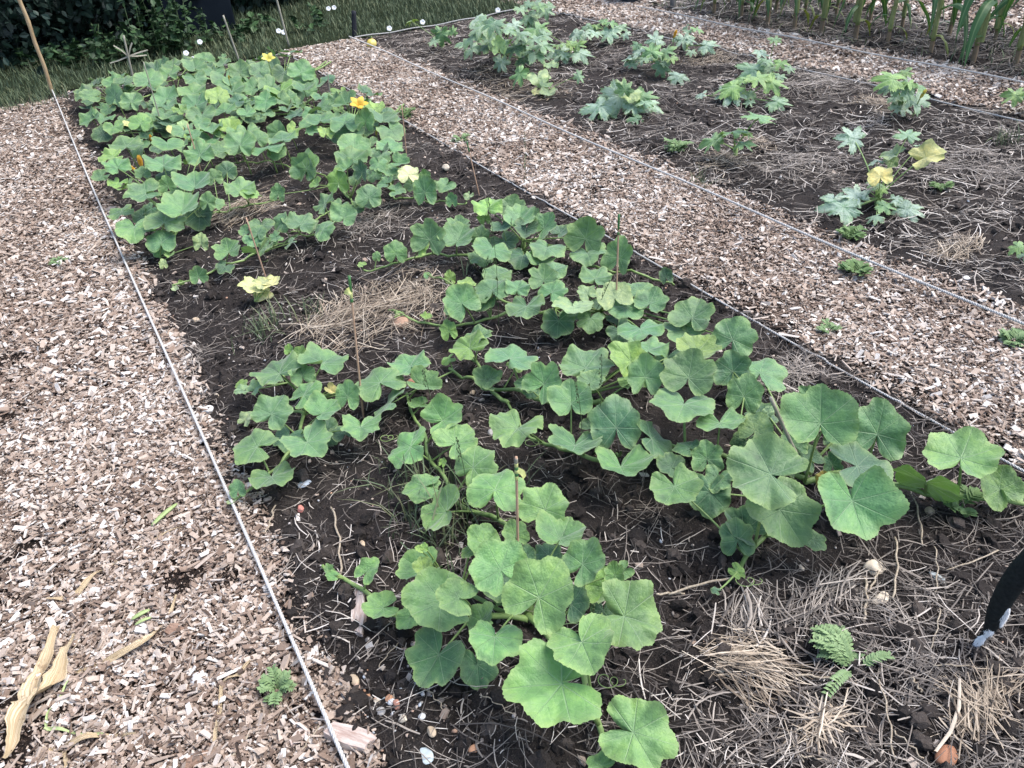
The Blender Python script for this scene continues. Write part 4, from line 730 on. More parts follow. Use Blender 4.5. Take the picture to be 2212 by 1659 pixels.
tp = lambda L0=.88: ((L0, L0+.018, YTAPE, 1.35), (L0+.02, L0+.034, GTAPE, 1.4), (L0+.037, L0+.05, YTAPE, 1.4), (L0+.053, L0+.066, GTAPE, 1.4), (L0+.069, L0+.085, YTAPE, 1.3), (L0+.088, L0+.112, OLDCANE, 1.25))
o, B, T = stake('marker_skewer', 'bare wooden skewer with striped green and cream top in the nearest squash plant', (8, 5), (1175, 720), (1157, 1262), .0030, .0030, SKEWER, tips=tp(), group=G5)
V, F, _ = ribbon(smoothline([T-[.0, 0, .035], T+[.010, -.004, -.045], T+[.014, -.004, -.06]], 6), .006, unit([.3, .2, 1])); link('tape_tail', mesh('tape_tail', V-B, F, YTAPE), o)
o, B, T = stake('marker_skewer', 'wooden skewer with green top and small yellow flag beside the straw heap', (5, 5), (205, 1035), (118, 135), .0032, .0032, SKEWER, tips=((.84, .86, GTAPE, 1.5), (.865, .90, YTAPE, 1.4), (.90, 1.0, GTAPE, 1.3)), group=G5)
V, F, _ = ribbon(smoothline([T-[.0, 0, .045], T+[-.012, -.004, -.045], T+[-.018, -.004, -.055]], 6), .010, unit([.1, .2, 1])); link('tape_tail', mesh('tape_tail', V-B, F, YTAPE), o)
stake('marker_skewer', 'upright skewer with a green tip beside the pale edged leaf', (5, 2), (1772, 470), (1797, 1330), .0034, .003, SKEWER, tips=((.84, .86, GTAPE, 1.3), (.88, 1.0, GTAPE, 1.25)), group=G5)
stake('marker_skewer', 'dark tipped skewer on the bare soil patch next to the middle path', 2, (932, 1215), (850, 880), .0034, .003, SKEWER, tips=((.83, 1.0, GTAPE, 1.2),), group=G5)
stake('marker_skewer', 'thin brown skewer in front of the orange flower', 2, (478, 1000), (445, 655), .0034, .003, SKEWER, group=G5)
stake('marker_skewer', 'orange brown skewer rising out of the far canopy', 1, (1275, 1150), (1165, 770), .0038, .003, SKEWER, h0=.08, group=G5)
stake('marker_skewer', 'skewer standing just behind the yellow seedling', 'C', (2085, 1560), (1850, 850), .0036, .003, SKEWER, group=G5)
stake('marker_skewer', 'greenish thin cane in the far left squash leaves', 1, (1010, 790), (893, 385), .004, .003, OLDCANE, h0=.12, group=G5)
stake('marker_skewer', 'pale short skewer in front of the far corner of the middle path', 1, (2062, 650), (2038, 455), .004, .003, OLDCANE, h0=.1, group=G5)
stake('garden_cane', 'grey leaning cane in the big squash plant right of the middle', 6, (935, 1450), (636, 893), .0046, .0052, OLDCANE, bend=.01)
stake('bamboo_pole', 'tall bamboo pole at the left corner of the bed', 1, (335, 595), (113, 0), .014, .016, BAMBOO, bamboo=True, bend=-.008, ext=.6)
o, B, T = stake('garden_cane', 'cane with dry cross pieces tied near its top', 1, (830, 490), (768, 220), .0085, .008, OLDCANE, h0=.02)
J = B*.48+T*.52
for k, (dx_, dz_, w_, dy_) in enumerate([(-.085, .10, .007, 0), (.06, .10, .010, 0), (-.15, -.035, .006, .05), (.16, .03, .007, -.03), (.15, -.02, .006, .04)]):
    V, F, _ = ribbon(smoothline([J, J+[dx_*.5, dy_*.5, dz_*.6], J+[dx_, dy_, dz_]], 8), np.linspace(w_, w_*.8, 9), unit([.2, .6, 1]), .4); link('cross_piece', mesh('cross_piece', V-B, F, OLDCANE, smooth=True), o)
stake('garden_cane', 'lone grey cane leaning left in front of the dark box', 1, (1498, 400), (1388, 95), .008, .008, OLDCANE)
stake('garden_cane', 'tall pale cane at the far right corner of the squash bed', 1, (1803, 300), (1722, 0), .0095, .009, OLDCANE, ext=.5)
o, B, T = stake('corner_post', 'short dark post at the far left corner of the courgette bed', 2, (150, 236), (146, 68), .024, .022, DARKW, catg='post')
o, B, T = stake('corner_post', 'grey wooden post at the end of the maize row', 2, (2130, 58), (2133, -60), .026, .026, GREYW, ext=.2, catg='post')

# ------------------------------------------------------------------ maize
def maize_leaf(seed, L=.75, W=.032, rise=.55):
    g = np.random.default_rng(seed); t = np.linspace(0, 1, 22)
    bx = L*(.62*t+.10*np.sin(t*PI)); bz = L*(rise*t*1.5-(.62+rise)*1.3*t**2.0)
    P = np.stack([bx, .03*L*np.sin(t*5+seed), bz], 1); wd = W*np.clip(1.15*np.sin(np.clip(t*1.05+.10, 0, 1)*PI)**.6, .02, 1)*(1-t**5)
    sd = np.stack([.25*np.sin(t*6+seed), np.ones(22), .35*np.sin(t*9+seed*2)], 1)
    n = 22; T = np.gradient(P, axis=0); T /= np.linalg.norm(T, axis=1)[:, None]; sd -= T*np.sum(sd*T, 1)[:, None]; sd /= np.linalg.norm(sd, axis=1)[:, None]; N = np.cross(sd, T); c = np.array([-1, -.5, 0, .5, 1.])
    wav = .18*np.sin(t*26+seed)[:, None]*(np.abs(c)[None]**2)
    V = (P[:, None]+sd[:, None]*(c[None, :, None]*wd[:, None, None])+N[:, None]*((np.abs(c)[None]*.30+wav)*wd[:, None])[..., None]).reshape(-1, 3)
    i = np.arange(n-1)[:, None]*5; j = np.arange(4)[None]; F = np.stack([i+j, i+j+1, i+5+j+1, i+5+j], -1).reshape(-1, 4)
    return mesh('leaf', V, F, MAIZE, {'mid': np.tile(1-np.abs(c), n)}, smooth=True)
def m_maize():
    t = NT('maize_blade'); oi = t.n('ShaderNodeObjectInfo'); c = t.mix(t.math('MULTIPLY', t.math('POWER', t.attr('mid'), 9.0), .6), oi.outputs['Color'], (.30, .40, .20, 1))
    n = t.noise(16, 4, .6, t.n('ShaderNodeTexCoord').outputs['Object']); c = t.mix(t.math('MULTIPLY', n, .5), c, t.mix(1.0, c, (.7, .8, .75, 1), 'MULTIPLY'))
    d = t.bsdf(c, .5, .4); tr = t.n('ShaderNodeBsdfTranslucent'); t.put(tr.inputs[0], t.mix(1.0, c, (1.3, 1.3, .5, 1), 'MULTIPLY')); mx = t.n('ShaderNodeMixShader'); mx.inputs[0].default_value = .25; t.put(mx.inputs[1], d); t.put(mx.inputs[2], tr.outputs[0]); return t.done(mx.outputs[0])
MAIZE = m_maize()
STALK = m_plain('maize_stalk', (.13, .165, .055), (.26, .29, .12), 10, .5, .4, .2, .003, 0, (3, 3, 1)); STALKB = m_plain('maize_stalk_base', (.15, .11, .07), (.27, .20, .13), 14, .7, .3, .3, .003)
ML = [maize_leaf(i, .62+.05*(i % 4), .026+.004*(i % 3), .35+.12*(i % 5)) for i in range(9)]; MLS = [maize_leaf(20+i, .30, .016, .15+.1*i) for i in range(4)]
def stalk_mesh(seed):
    g = np.random.default_rng(seed); z = np.linspace(.10, 1.55, 46); ph = (z/.16) % 1; R = (.0165-.006*z)*(1+.14*np.exp(-((ph-.5)/.1)**2)); P = np.stack([.015*np.sin(z*2+seed), .012*np.cos(z*2.4+seed)-.012, z], 1); V, F = tube(P, R, 10)
    zb = np.linspace(-.03, .12, 8); Pb = np.stack([.015*np.sin(.2+seed)+0*zb, .012*np.cos(.24+seed)-.012+0*zb, zb], 1); Vb, Fb = tube(Pb, np.linspace(.0172, .0158, 8), 10)
    return mesh('stalk', V, F, STALK, smooth=True), mesh('stalk_base', Vb, Fb, STALKB, smooth=True)
SM = [stalk_mesh(i) for i in range(3)]
corn = [(3, 280, 100), (3, 447, 118), (3, 605, 155), (3, 780, 188), (3, 955, 215), (3, 1140, 258), (3, 1355, 300), (3, 1625, 352), (3, 1915, 392), (3, 2150, 432), (3, 2420, 480), (3, 380, 30), (3, 490, 60), (3, 670, 90), (3, 850, 105), (3, 1040, 118), (3, 1250, 150), (3, 1440, 205), (3, 1740, 250), (3, 2010, 275), (3, 2240, 320)]
order = ['first', 'second', 'third', 'fourth', 'fifth', 'sixth', 'seventh', 'eighth', 'ninth', 'tenth']
for k, c in enumerate(corn):
    p = at(*c); p[2] = gzf(p[0], p[1]); g = np.random.default_rng(900+k)
    lab = f'maize stalk in the front row along the rope, {order[k]} from the grey post' if k < 10 else ('maize stalk of the front row just past the right frame edge' if k == 10 else f'thinner maize stalk in the shaded back row, {order[k-11]} from its left end')
    o = empty('maize_plant', p, lab, 'maize plant', 'maize plants in the rows at the top right'); o.rotation_euler.z = g.uniform(0, 6.28)
    sc = g.uniform(.9, 1.12) if k < 11 else .85; o.scale = (sc,)*3
    st, sb = SM[k % 3]; link('stalk', st, o); link('stalk_base', sb, o)
    for q in range(8):
        z = .13+q*.095+g.uniform(-.03, .03); sm = q < 2
        l = link('leaf', (MLS[g.integers(4)] if sm else ML[g.integers(9)]), o, Matrix.Translation((0, 0, z)) @ Matrix.Rotation(q*PI+g.normal(0, .5), 4, 'Z')); gg = g.uniform(.8, 1.15)
        l.color = (.16*gg, .19*gg, .055*gg, 1) if sm and g.random() < .6 else (.05*gg, .125*gg, .045*gg, 1)
    for q in range(3):
        zz = .12+q*.15; t = np.linspace(0, 1, 10); V, F = tube(np.stack([0*t+.012*np.sin(q), 0*t-.004, zz+t*.17], 1), .0195-.003*q*.6-.002*t, 9, False); link('leaf_sheath', mesh('leaf_sheath', V, F, STALK, smooth=True), o)

# ------------------------------------------------------------------ lawn grass and hedge
def blades(name, x, y, Lr, w, seed, mat, label, kind='stuff', lean=.35, zf=None, tone=None):
    g = np.random.default_rng(seed); n = len(x); L = g.uniform(*Lr, n)*(.5+.5*g.random(n)); a = g.uniform(0, 2*PI, n); ln = np.abs(g.normal(0, lean, n))+.08; t = np.array([0, .4, .75, 1.0])
    z0 = gz(x, y); X = x[:, None]+np.cos(a)[:, None]*ln[:, None]*L[:, None]*t**1.8; Y = y[:, None]+np.sin(a)[:, None]*ln[:, None]*L[:, None]*t**1.8; Z = z0[:, None]+L[:, None]*t*(1-.35*ln[:, None]*t)
    ww = g.uniform(.6, 1.3, n)*w; sd = np.stack([-np.sin(a), np.cos(a), 0*a], 1)[:, None]*(ww[:, None]*np.array([1, .9, .6, .08]))[..., None]; C = np.stack([X, Y, Z], -1)
    V = np.stack([C-sd, C+sd], 2).reshape(-1, 3); b = np.arange(n)[:, None]*8; i = np.arange(3)[None]*2; F = np.stack([b+i, b+i+1, b+i+3, b+i+2], -1).reshape(-1, 4)
    tn = g.beta(2, 2.2, n) if tone is None else tone(x, y, g)
    return link(name, mesh(name, V, F, mat, {'rnd': np.repeat(np.clip(tn, 0, 1), 8)})), label
g = np.random.default_rng(3); n = 26000
x = g.uniform(-2.2, 4.9, n); y = YF+.03+(10.6-YF)*g.random(n)**1.1; kp = ~((x > X2) & (x < X3) & (y < YF+.2)); x, y = x[kp], y[kp]
o, l = blades('grass', x, y, (.04, .13), .0032, 4, GRASS, 'rough dark grass between the beds and the hedge', tone=lambda x, y, g: g.beta(2, 2.4, len(x))*.75+.35*(vn(x*1.3, y*1.3, 71)-.2)); tag(o, l, kind='stuff')
x = g.uniform(-1.2, X1+.1, 1500); y = YF-.35+g.random(1500)*.7; o, l = blades('grass', x, y, (.03, .12), .003, 6, GRASS, 'grass creeping over the end of the near path'); tag(o, l, kind='stuff')
x = g.uniform(X5, 6.6, 700); y = g.uniform(2.5, 7, 700); o, l = blades('weed_cover', x, y, (.03, .14), .004, 8, GRASS, 'dark low weeds among the maize stalks', lean=.8); tag(o, l, kind='stuff')
def tuft(reg, cx, cy, n, rad, Lr, label, mat=GRASS, seed=0, w=.0022):
    p = at(reg, cx, cy); g = np.random.default_rng(seed+int(cx)); x = g.normal(p[0], rad, n); y = g.normal(p[1], rad, n); o, _ = blades('grass_tuft', x, y, Lr, w, seed, mat, label, lean=.6, tone=lambda x, y, g: .25+.55*g.random(len(x)))
    return tag(o, label, 'grass tuft', 'grass tufts in the squash bed')
tuft(8, 720, 200, 120, .075, (.05, .2), 'dark green grass tuft behind the nearest squash plant')
tuft(4, 1680, 500, 60, .05, (.05, .16), 'thin grass tuft beside the golden straw')
tuft(4, 1930, 380, 26, .04, (.05, .14), 'wispy green grass right of the yellow seedling')
tuft(5, 950, 130, 40, .06, (.05, .16), 'grass tuft hidden under the middle squash leaves', seed=2)
tuft(8, 540, -20, 80, .07, (.05, .18), 'grass under the runner of the nearest squash plant', seed=3)
tuft(3, 2080, 900, 50, .035, (.05, .15), 'faint grass at the right side of the courgette bed', seed=4)
tuft(3, 190, 1170, 30, .03, (.05, .15), 'green grass tuft growing at the taut rope', seed=5)
def stalk_(reg, base, top, label, seed):
    rb = reg if not isinstance(reg, tuple) else reg[0]; rt_ = reg if not isinstance(reg, tuple) else reg[1]
    B = at(rb, *base); rt = ray(rt_, *top); nrm = unit([B[0], B[1], 0]); T = CAM+rt*(((B-CAM) @ nrm)/(rt @ nrm)); g = np.random.default_rng(seed)
    P = smoothline([B, B*.5+T*.5+[.01, 0, .005], T], 14); o = empty('grass_stalk', B, label, 'grass stalk', 'tall seeding grass stalks'); V, F = tube(P, np.linspace(.0013, .0008, len(P)), 4); link('stem', mesh('stem', V-B, F, DSTEM, smooth=True), o)
    parts = []; L = np.linalg.norm(T-B); VI, FI = ico(1)
    for k in range(16):
        f = 1-.28*k/16; q = B+(T-B)*f; d = g.normal(0, 1, 3); d[2] = abs(d[2]); d = unit(d); parts.append((VI*[.0016, .0016, .0045]+q+d*.004, [FI]))
    V, F = cat(parts); link('seed_head', mesh('seed_head', V-B, F, DSTEM, smooth=True), o)
    for k in range(2):
        q = B+(T-B)*(.2+.2*k); d = unit([g.normal(), g.normal(), .9]); V, F, _ = ribbon(smoothline([q, q+d*.06, q+d*.11-[0, 0, .02]], 8), np.linspace(.002, .0004, 9)); link('blade', mesh('blade', V-B, F, DSTEM, smooth=True), o)
DSTEM = m_plain('dark_grass_stem', (.04, .075, .03), (.10, .14, .06), 20, .6, .3)
stalk_(5, (1635, 1290), (1690, 635), 'tallest dark seeding grass stalk in front of the central squash leaves', 1); stalk_(5, (1560, 1320), (1530, 780), 'seeding grass stalk left of the tallest one', 2); stalk_(5, (640, 1120), (578, 715), 'dark grass stalk standing in the left runner', 3)
stalk_(5, (850, 1640), (790, 1150), 'grass stalk rising behind the nearest squash plant', 4); stalk_((5, 2), (1050, 470), (985, 1230), 'grass stalk in front of the dense middle squash plant', 5); stalk_(2, (1205, 1180), (1212, 830), 'thin grass stalk at the edge of the middle path', 6); stalk_(5, (880, 390), (985, 20), 'buff seeding grass stalk left of the middle squash leaves', 7)
stalk_(8, (1590, 860), (1640, 640), 'short grass stalk inside the nearest squash plant', 8); stalk_(5, (1560, 520), (1740, 170), 'leaning grass stalk beside the upright skewer', 9); stalk_('C', (2070, 760), (1580, 660), 'low grass stalk lying by the dark squash clump', 10)

# hedge bushes: leafy crowns on stems
HLEAF = m_rnd('hedge_leaf', [(0, (.006, .016, .013)), (.5, (.016, .038, .026)), (.9, (.032, .072, .042)), (1, (.14, .18, .12))], .55, .35, 8, .2, .1)
NLEAF = m_rnd('nettle_leaf', [(0, (.015, .034, .015)), (.5, (.032, .072, .028)), (1, (.065, .13, .045))], .55, .3, 8, .2, .1)
def leafcloud(P, size, g, mat, parent, origin, name='crown', tone=None, tilt=.5):
    n = len(P); T = np.array([[0, -.5, 0], [.32, -.12, .06], [.25, .22, .05], [0, .55, -.03], [-.25, .22, .05], [-.32, -.12, .06]]); F0 = np.array([[0, 1, 2, 3], [0, 3, 4, 5]])
    s = size*g.uniform(.55, 1.35, n); V, F, k = scatter(T, F0, P-origin, np.stack([s, s, s], 1), rots(n, tilt, g)); tn = g.beta(2, 2.3, n) if tone is None else tone
    return link(name, mesh(name, V, F, mat, {'rnd': np.repeat(tn, k)}), parent)
def bush(name, label, c, rad, n, size, mat, seed, base=.0, group=None, catg='bush', stems=5):
    g = np.random.default_rng(seed); c = np.array(c, float); B = np.array([c[0], c[1], 0]); o = empty(name, B, label, catg, group); rad = np.array(rad)
    m = 14; cl = unit3(g.normal(0, 1, (m, 3)))*rad*g.uniform(.45, .95, (m, 1))+c; w = g.integers(0, m, n)
    P = cl[w]+g.normal(0, .27, (n, 3))*rad; sk = int(n*.45); P[:sk] = c+unit3(g.normal(0, 1, (sk, 3)))*rad*g.uniform(.8, 1.04, (sk, 1)); P[:, 2] = np.abs(P[:, 2]-base)+base+.0
    tone = np.clip(g.beta(2, 2.6, n)*.8+.25*(vn(P[:, 0]*2, P[:, 2]*2+P[:, 1], 81)-.4), 0, .93); br = g.random(n) < .0035; tone[br] = 1
    leafcloud(P, size, g, mat, o, B, tone=tone, tilt=.9); parts = []
    for k in range(stems):
        e = cl[k % m]; parts.append(tube(smoothline([B+[g.normal(0, .06), g.normal(0, .06), -.02], B*.5+e*.5+[g.normal(0, .05), g.normal(0, .05), 0], e], 8), np.linspace(.018, .004, 9), 6))
    V, F = cat(parts); link('stems', mesh('stem', V-B, F, BARK, smooth=True), o).name = 'stem'; return o
def unit3(a): return a/np.linalg.norm(a, axis=1)[:, None]
GH = 'dark bushes of the hedge'
bush('hedge_bush', 'dark evergreen hedge bush at the top left corner of the picture', (-.25, 10.0, .8), (1.1, 1.0, .95), 7000, .085, HLEAF, 1, group=GH)
bush('hedge_bush', 'dark hedge bush behind the tall bamboo pole, flecked with pale leaves', (.75, 10.15, .9), (1.0, .95, 1.0), 8000, .085, HLEAF, 2, group=GH)
bush('hedge_bush', 'dark hedge bush at the right of the dark box, behind the lone cane', (2.55, 10.6, .9), (.9, .75, 1.0), 7000, .085, HLEAF, 3, group=GH)
bush('hedge_bush', 'dark hedge bush ending above the tall pale cane', (3.6, 11.3, .8), (1.0, .8, .9), 6000, .085, HLEAF, 4, group=GH)
bush('hedge_bush', 'dark bush behind the box and the tree trunk', (1.6, 11.4, 1.0), (1.2, .7, 1.1), 6000, .09, HLEAF, 5, group=GH)
bush('hedge_bush', 'low dark bush left of the tree trunk', (-1.7, 9.6, .8), (1.0, .9, .9), 4500, .085, HLEAF, 6, group=GH)
# overhanging trees; all but the grey trunk are added to shade the hedge foot
def tree(label, B, h, r, seed, lean):
    g = np.random.default_rng(seed); B = np.array(B, float); o = empty('tree', B, label, 'tree'); top = B+np.array([lean[0], lean[1], h]); parts = [tube(smoothline([B-[0, 0, .1], B*.6+top*.4+[.05, 0, 0], top], 14), np.linspace(.11, .05, 15), 10)]
    for k in range(7):
        q = B+(top-B)*g.uniform(.45, .95); e = top+np.array([g.normal(0, r*.6), g.normal(0, r*.6), g.uniform(-.3, .9)]); parts.append(tube(smoothline([q, q*.5+e*.5+[0, 0, .2], e], 8), np.linspace(.04, .008, 9), 6))
    V, F = cat(parts); link('trunk', mesh('trunk', V-B, F, BARK, smooth=True), o); n = 9000; cl = top+g.normal(0, 1, (22, 3))*[r*.6, r*.6, .55]+[0, 0, .4]; P = cl[g.integers(0, 22, n)]+g.normal(0, .36, (n, 3)); leafcloud(P, .15, g, HLEAF, o, B, tone=g.beta(2, 2.4, n)*.9, tilt=.7)
tree('grey tree trunk rising from the hedge behind the cane with cross pieces', (.98, 9.75, 0), 3.6, 1.2, 1, (.1, .9)); tree('unseen tree added to shade the hedge right of the box', (2.6, 10.9, 0), 3.6, 1.2, 2, (0, .6)); tree('unseen tree added to shade the left end of the hedge', (-.9, 10.2, 0), 3.6, 1.2, 3, (0, .7))
tree('unseen tree added to shade the right end of the hedge', (4.0, 12.2, 0), 3.6, 1.2, 4, (0, .3))
def nettle(label, reg, cx, cy, n, rad, h, seed, mat=None):
    g = np.random.default_rng(seed); B = at(reg, cx, cy); o = empty('nettle_clump', B, label, 'nettles', 'nettle clumps by the hedge'); stems = []; P = []
    for k in range(n):
        x, y = B[0]+g.normal(0, rad), B[1]+g.normal(0, rad*.5); hh = h*g.uniform(.6, 1.1); lx = g.normal(0, .06)
        stems.append(tube(np.array([[x, y, 0], [x+lx*.4, y, hh*.5], [x+lx, y, hh]]), [.004, .003, .002], 5))
        for q in range(16): f = .15+.85*q/16; P.append([x+lx*f+g.normal(0, .05*(1.15-f)), y+g.normal(0, .05*(1.15-f)), hh*f])
    V, F = cat(stems); link('stem', mesh('stem', V-B, F, DSTEM, smooth=True), o); leafcloud(np.array(P), .075, g, mat or NLEAF, o, B, 'foliage', tilt=.45)
nettle('leafy nettle clump in front of the dark box', 1, 1090, 330, 26, .19, .55, 1); nettle('lower nettles left of the box, behind the cane with cross pieces', 1, 870, 375, 20, .22, .32, 2); nettle('weedy greenery under the hedge right of the lone cane', 1, 1560, 235, 16, .3, .22, 3); nettle('shaded nettles at the foot of the hedge near the bamboo pole', 1, 470, 400, 16, .3, .2, 4)
# dark box in the hedge
def boxm(c, s, bev=.02):
    bm = bmesh.new(); bmesh.ops.create_cube(bm, size=1); bmesh.ops.scale(bm, vec=s, verts=bm.verts); bmesh.ops.bevel(bm, geom=bm.edges, offset=bev, segments=3, profile=.6, affect='EDGES'); bmesh.ops.translate(bm, vec=c, verts=bm.verts)
    me = bpy.data.meshes.new('box'); bm.to_mesh(me); bm.free(); [setattr(f, 'use_smooth', True) for f in me.polygons]; return me
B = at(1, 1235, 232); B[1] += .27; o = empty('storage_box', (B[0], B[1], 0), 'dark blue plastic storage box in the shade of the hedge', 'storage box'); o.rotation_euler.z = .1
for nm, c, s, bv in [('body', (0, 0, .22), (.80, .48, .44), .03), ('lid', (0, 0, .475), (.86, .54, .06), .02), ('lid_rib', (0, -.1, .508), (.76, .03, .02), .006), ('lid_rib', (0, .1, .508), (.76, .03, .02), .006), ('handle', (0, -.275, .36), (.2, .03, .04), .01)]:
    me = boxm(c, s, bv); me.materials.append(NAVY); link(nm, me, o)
# tub at the top edge
B = at(2, 1935, 22); o = empty('plastic_tub', (B[0], B[1]+.14, 0), 'grey blue round tub standing on wood chips at the top edge', 'tub'); z = np.array([0, .004, .02, .1, .22, .30, .31, .31, .29, .1, .03]); R = np.array([.001, .11, .135, .15, .165, .175, .19, .182, .165, .145, .001]); a = np.arange(40)/40*2*PI
V = np.stack([R[:, None]*np.cos(a), R[:, None]*np.sin(a), z[:, None]+0*a], -1).reshape(-1, 3); i = np.arange(len(z)-1)[:, None]*40; j = np.arange(40)[None]; F = np.stack([i+j, i+(j+1) % 40, i+40+(j+1) % 40, i+40+j], -1).reshape(-1, 4); link('body', mesh('body', V, F, TUBM, smooth=True), o)
th = np.linspace(0, 2*PI, 40); V, F = tube(np.stack([.19*np.cos(th), .19*np.sin(th), 0*th+.305], 1), .009, 6, False); link('rim', mesh('rim', V, F, TUBM, smooth=True), o)

# bindweed flowers in the grass
def bind(reg, x, y, label, h=.10):
    P = at(reg, x, y, h); o = empty('bindweed_flower', P, label, 'white flower', 'white bindweed flowers in the grass'); r = np.array([.001, .004, .012, .020, .024]); z = np.array([-.008, -.006, -.002, .002, .000]); a = np.arange(20)/20*2*PI
    V = np.stack([r[:, None]*np.cos(a)*(1+.06*np.cos(5*a)), r[:, None]*np.sin(a)*(1+.06*np.cos(5*a)), z[:, None]+0*a], -1).reshape(-1, 3)*1.0; i = np.arange(4)[:, None]*20; j = np.arange(20)[None]; F = np.stack([i+j, i+(j+1) % 20, i+20+(j+1) % 20, i+20+j], -1).reshape(-1, 4)
    tc = unit(CAM-P); m = Vector(unit(tc+[0, 0, .5]).tolist()).to_track_quat('Z', 'Y').to_matrix().to_4x4(); link('petals', mesh('petals', V, F, WHITEP, smooth=True), o, m)
    V, F = tube(np.array([[0, 0, -.10], [.005, .02, -.05], [0, .0, 0]])-tc*[.02, .02, .0], .0022, 5); link('stem', mesh('stem', V, F, DSTEM, smooth=True), o)
for x, y, l in [(1243, 260, 'white bindweed flower below the dark box'), (1157, 330, 'white bindweed flower at the foot of the nettle clump'), (1200, 368, 'white bindweed flower just above the far squash leaves'), (1765, 200, 'white bindweed flower touching the tall pale cane'), (1733, 192, 'small white bindweed flower just left of the tall pale cane'), (2043, 53, 'left one of the pair of white flowers at the top of the grass'), (2078, 47, 'right one of the pair of white flowers at the top of the grass')]: bind(1, x, y, l)
for x, y, l in [(368, 176, 'white bindweed flower above the pale end rope near the dark post'), (575, 137, 'white bindweed flower above the middle of the pale end rope'), (1043, 62, 'white bindweed flower near the far end of the pale rope')]: bind(2, x, y, l)
# yellow round fruit
P = at(2, 258, 272, .035); V, F = ico(3); V = V*(1+.05*np.cos(6*np.arctan2(V[:, 1], V[:, 0]))[:, None])*[.045, .045, .042]; o = empty('round_fruit', P, 'small round yellow fruit lying by the taut rope near the dark post', 'fruit')
FRUIT = m_plain('yellow_fruit_skin', (.62, .47, .08), (.75, .62, .2), 6, .4, .5); link('body', mesh('body', V, [F], FRUIT, smooth=True), o); V, F = tube(np.array([[0, 0, .035], [.004, 0, .05], [.012, 0, .06]]), [.007, .005, .006], 6); link('stalk', mesh('stalk', V, F, STEM, smooth=True), o)

# ------------------------------------------------------------------ dry maize leaves, green scraps
def dry(reg, pts, w, label, mat=DRYLEAF, h=.03, name='dry_leaf', catg='dry leaf', amp=.012, seed=1):
    P = smoothline([at(reg, a, b, h) for a, b in pts], 40); sc = pxm(reg, P[0]); n = len(P); t = np.linspace(0, 1, n); W = np.interp(t, np.linspace(0, 1, len(w)), w)*sc*.5; g = np.random.default_rng(seed); P[:, 2] = np.maximum(gz(P[:, 0], P[:, 1]), 0)+h*.6+amp*np.sin(t*11+seed)
    sd = np.stack([.5+.3*np.sin(t*7+seed), .6+0*t, .45*np.sin(t*9+seed)], 1); T = np.gradient(P, axis=0); base = np.cross(T, [0, 0, 1.]); base /= np.linalg.norm(base, axis=1)[:, None]; sd = base+np.array([0, 0, 1.])*(.55*np.sin(t*8+seed))[:, None]; V, F, acr = ribbon(P, W*(1+.10*np.sin(t*37+seed)+.06*np.sin(t*83)), sd, .55)
    o = link(name, mesh(name, V-P[0], F, mat, {'acr': acr}, smooth=True)); o.location = [float(q) for q in P[0]]; return tag(o, label, catg)
dry(7, [(340, 760), (280, 920), (200, 1060), (190, 1200), (110, 1330), (50, 1430), (0, 1560)], [40, 55, 90, 190, 170, 90, 60, 25], 'broad bleached dry maize leaf at the lower left corner', h=.05)
dry(7, [(430, 765), (400, 880), (350, 980), (250, 1130), (160, 1240)], [25, 60, 50, 120, 90, 20], 'second bleached dry leaf crossing the broad one', h=.06, seed=4)
dry(7, [(1095, 575), (1040, 680), (980, 760), (910, 860), (700, 950), (500, 1010), (320, 1045)], [10, 28, 50, 56, 40, 26, 16], 'long tan curved dry leaf on the wood chips', h=.035, seed=2)
dry(7, [(250, 1535), (400, 1510), (560, 1470), (700, 1435), (850, 1445)], [40, 44, 50, 60, 30, 8], 'tan dry leaf lying flat near the bottom left edge', h=.03, seed=3)
dry(7, [(1320, 1495), (1345, 1380), (1360, 1250), (1372, 1100)], [26, 30, 26, 24], 'pale dry straw stem standing out on the chips', h=.03, seed=5, amp=.003)
dry(7, [(1375, 1105), (1450, 1070), (1510, 1020), (1590, 930)], [14, 30, 26, 6], 'small orange tan dry leaf by the pale stem', h=.03, seed=6, amp=.004)
dry(7, [(780, 330), (900, 240), (1050, 170), (1210, 95)], [10, 14, 12, 6], 'thin brown dry blade across the near path', h=.03, seed=7, amp=.004); dry(7, [(280, 600), (450, 560), (600, 430), (720, 350)], [20, 40, 34, 12], 'pale crumpled dry blade on the near path', h=.03, seed=8, amp=.006)
dry(7, [(390, 1540), (400, 1600), (395, 1650)], [24, 26, 14], 'tiny pale green dry scrap at the bottom edge', h=.03, seed=9, amp=.002)
POD = m_plain('green_stem_scrap', (.22, .30, .10), (.40, .47, .22), 10, .45, .4)
def pod(reg, a, b, r, label):
    A, B = at(reg, *a, .025), at(reg, *b, .025); t = np.linspace(0, 1, 12); P = A+(B-A)*t[:, None]; P[:, 2] += .006*np.sin(t*PI); R = r*pxm(reg, A)*np.clip(np.sin(np.clip(t*.94+.03, 0, 1)*PI)**.35, .15, 1); V, F = tube(P, R*.8, 10); V = (V-A)*[1, 1, .55]+A; o = link('green_stem_piece', mesh('green_stem_piece', V-A, F, POD, smooth=True)); o.location = [float(q) for q in A]; tag(o, label, 'plant scrap', 'green plant scraps on the near path')
pod(7, (945, 150), (1100, 15), 22, 'long pale green stem piece on the near path'); pod(7, (820, 735), (930, 675), 20, 'upper of two short green stem pieces on the chips'); pod(7, (840, 768), (940, 722), 15, 'lower of two short green stem pieces on the chips')
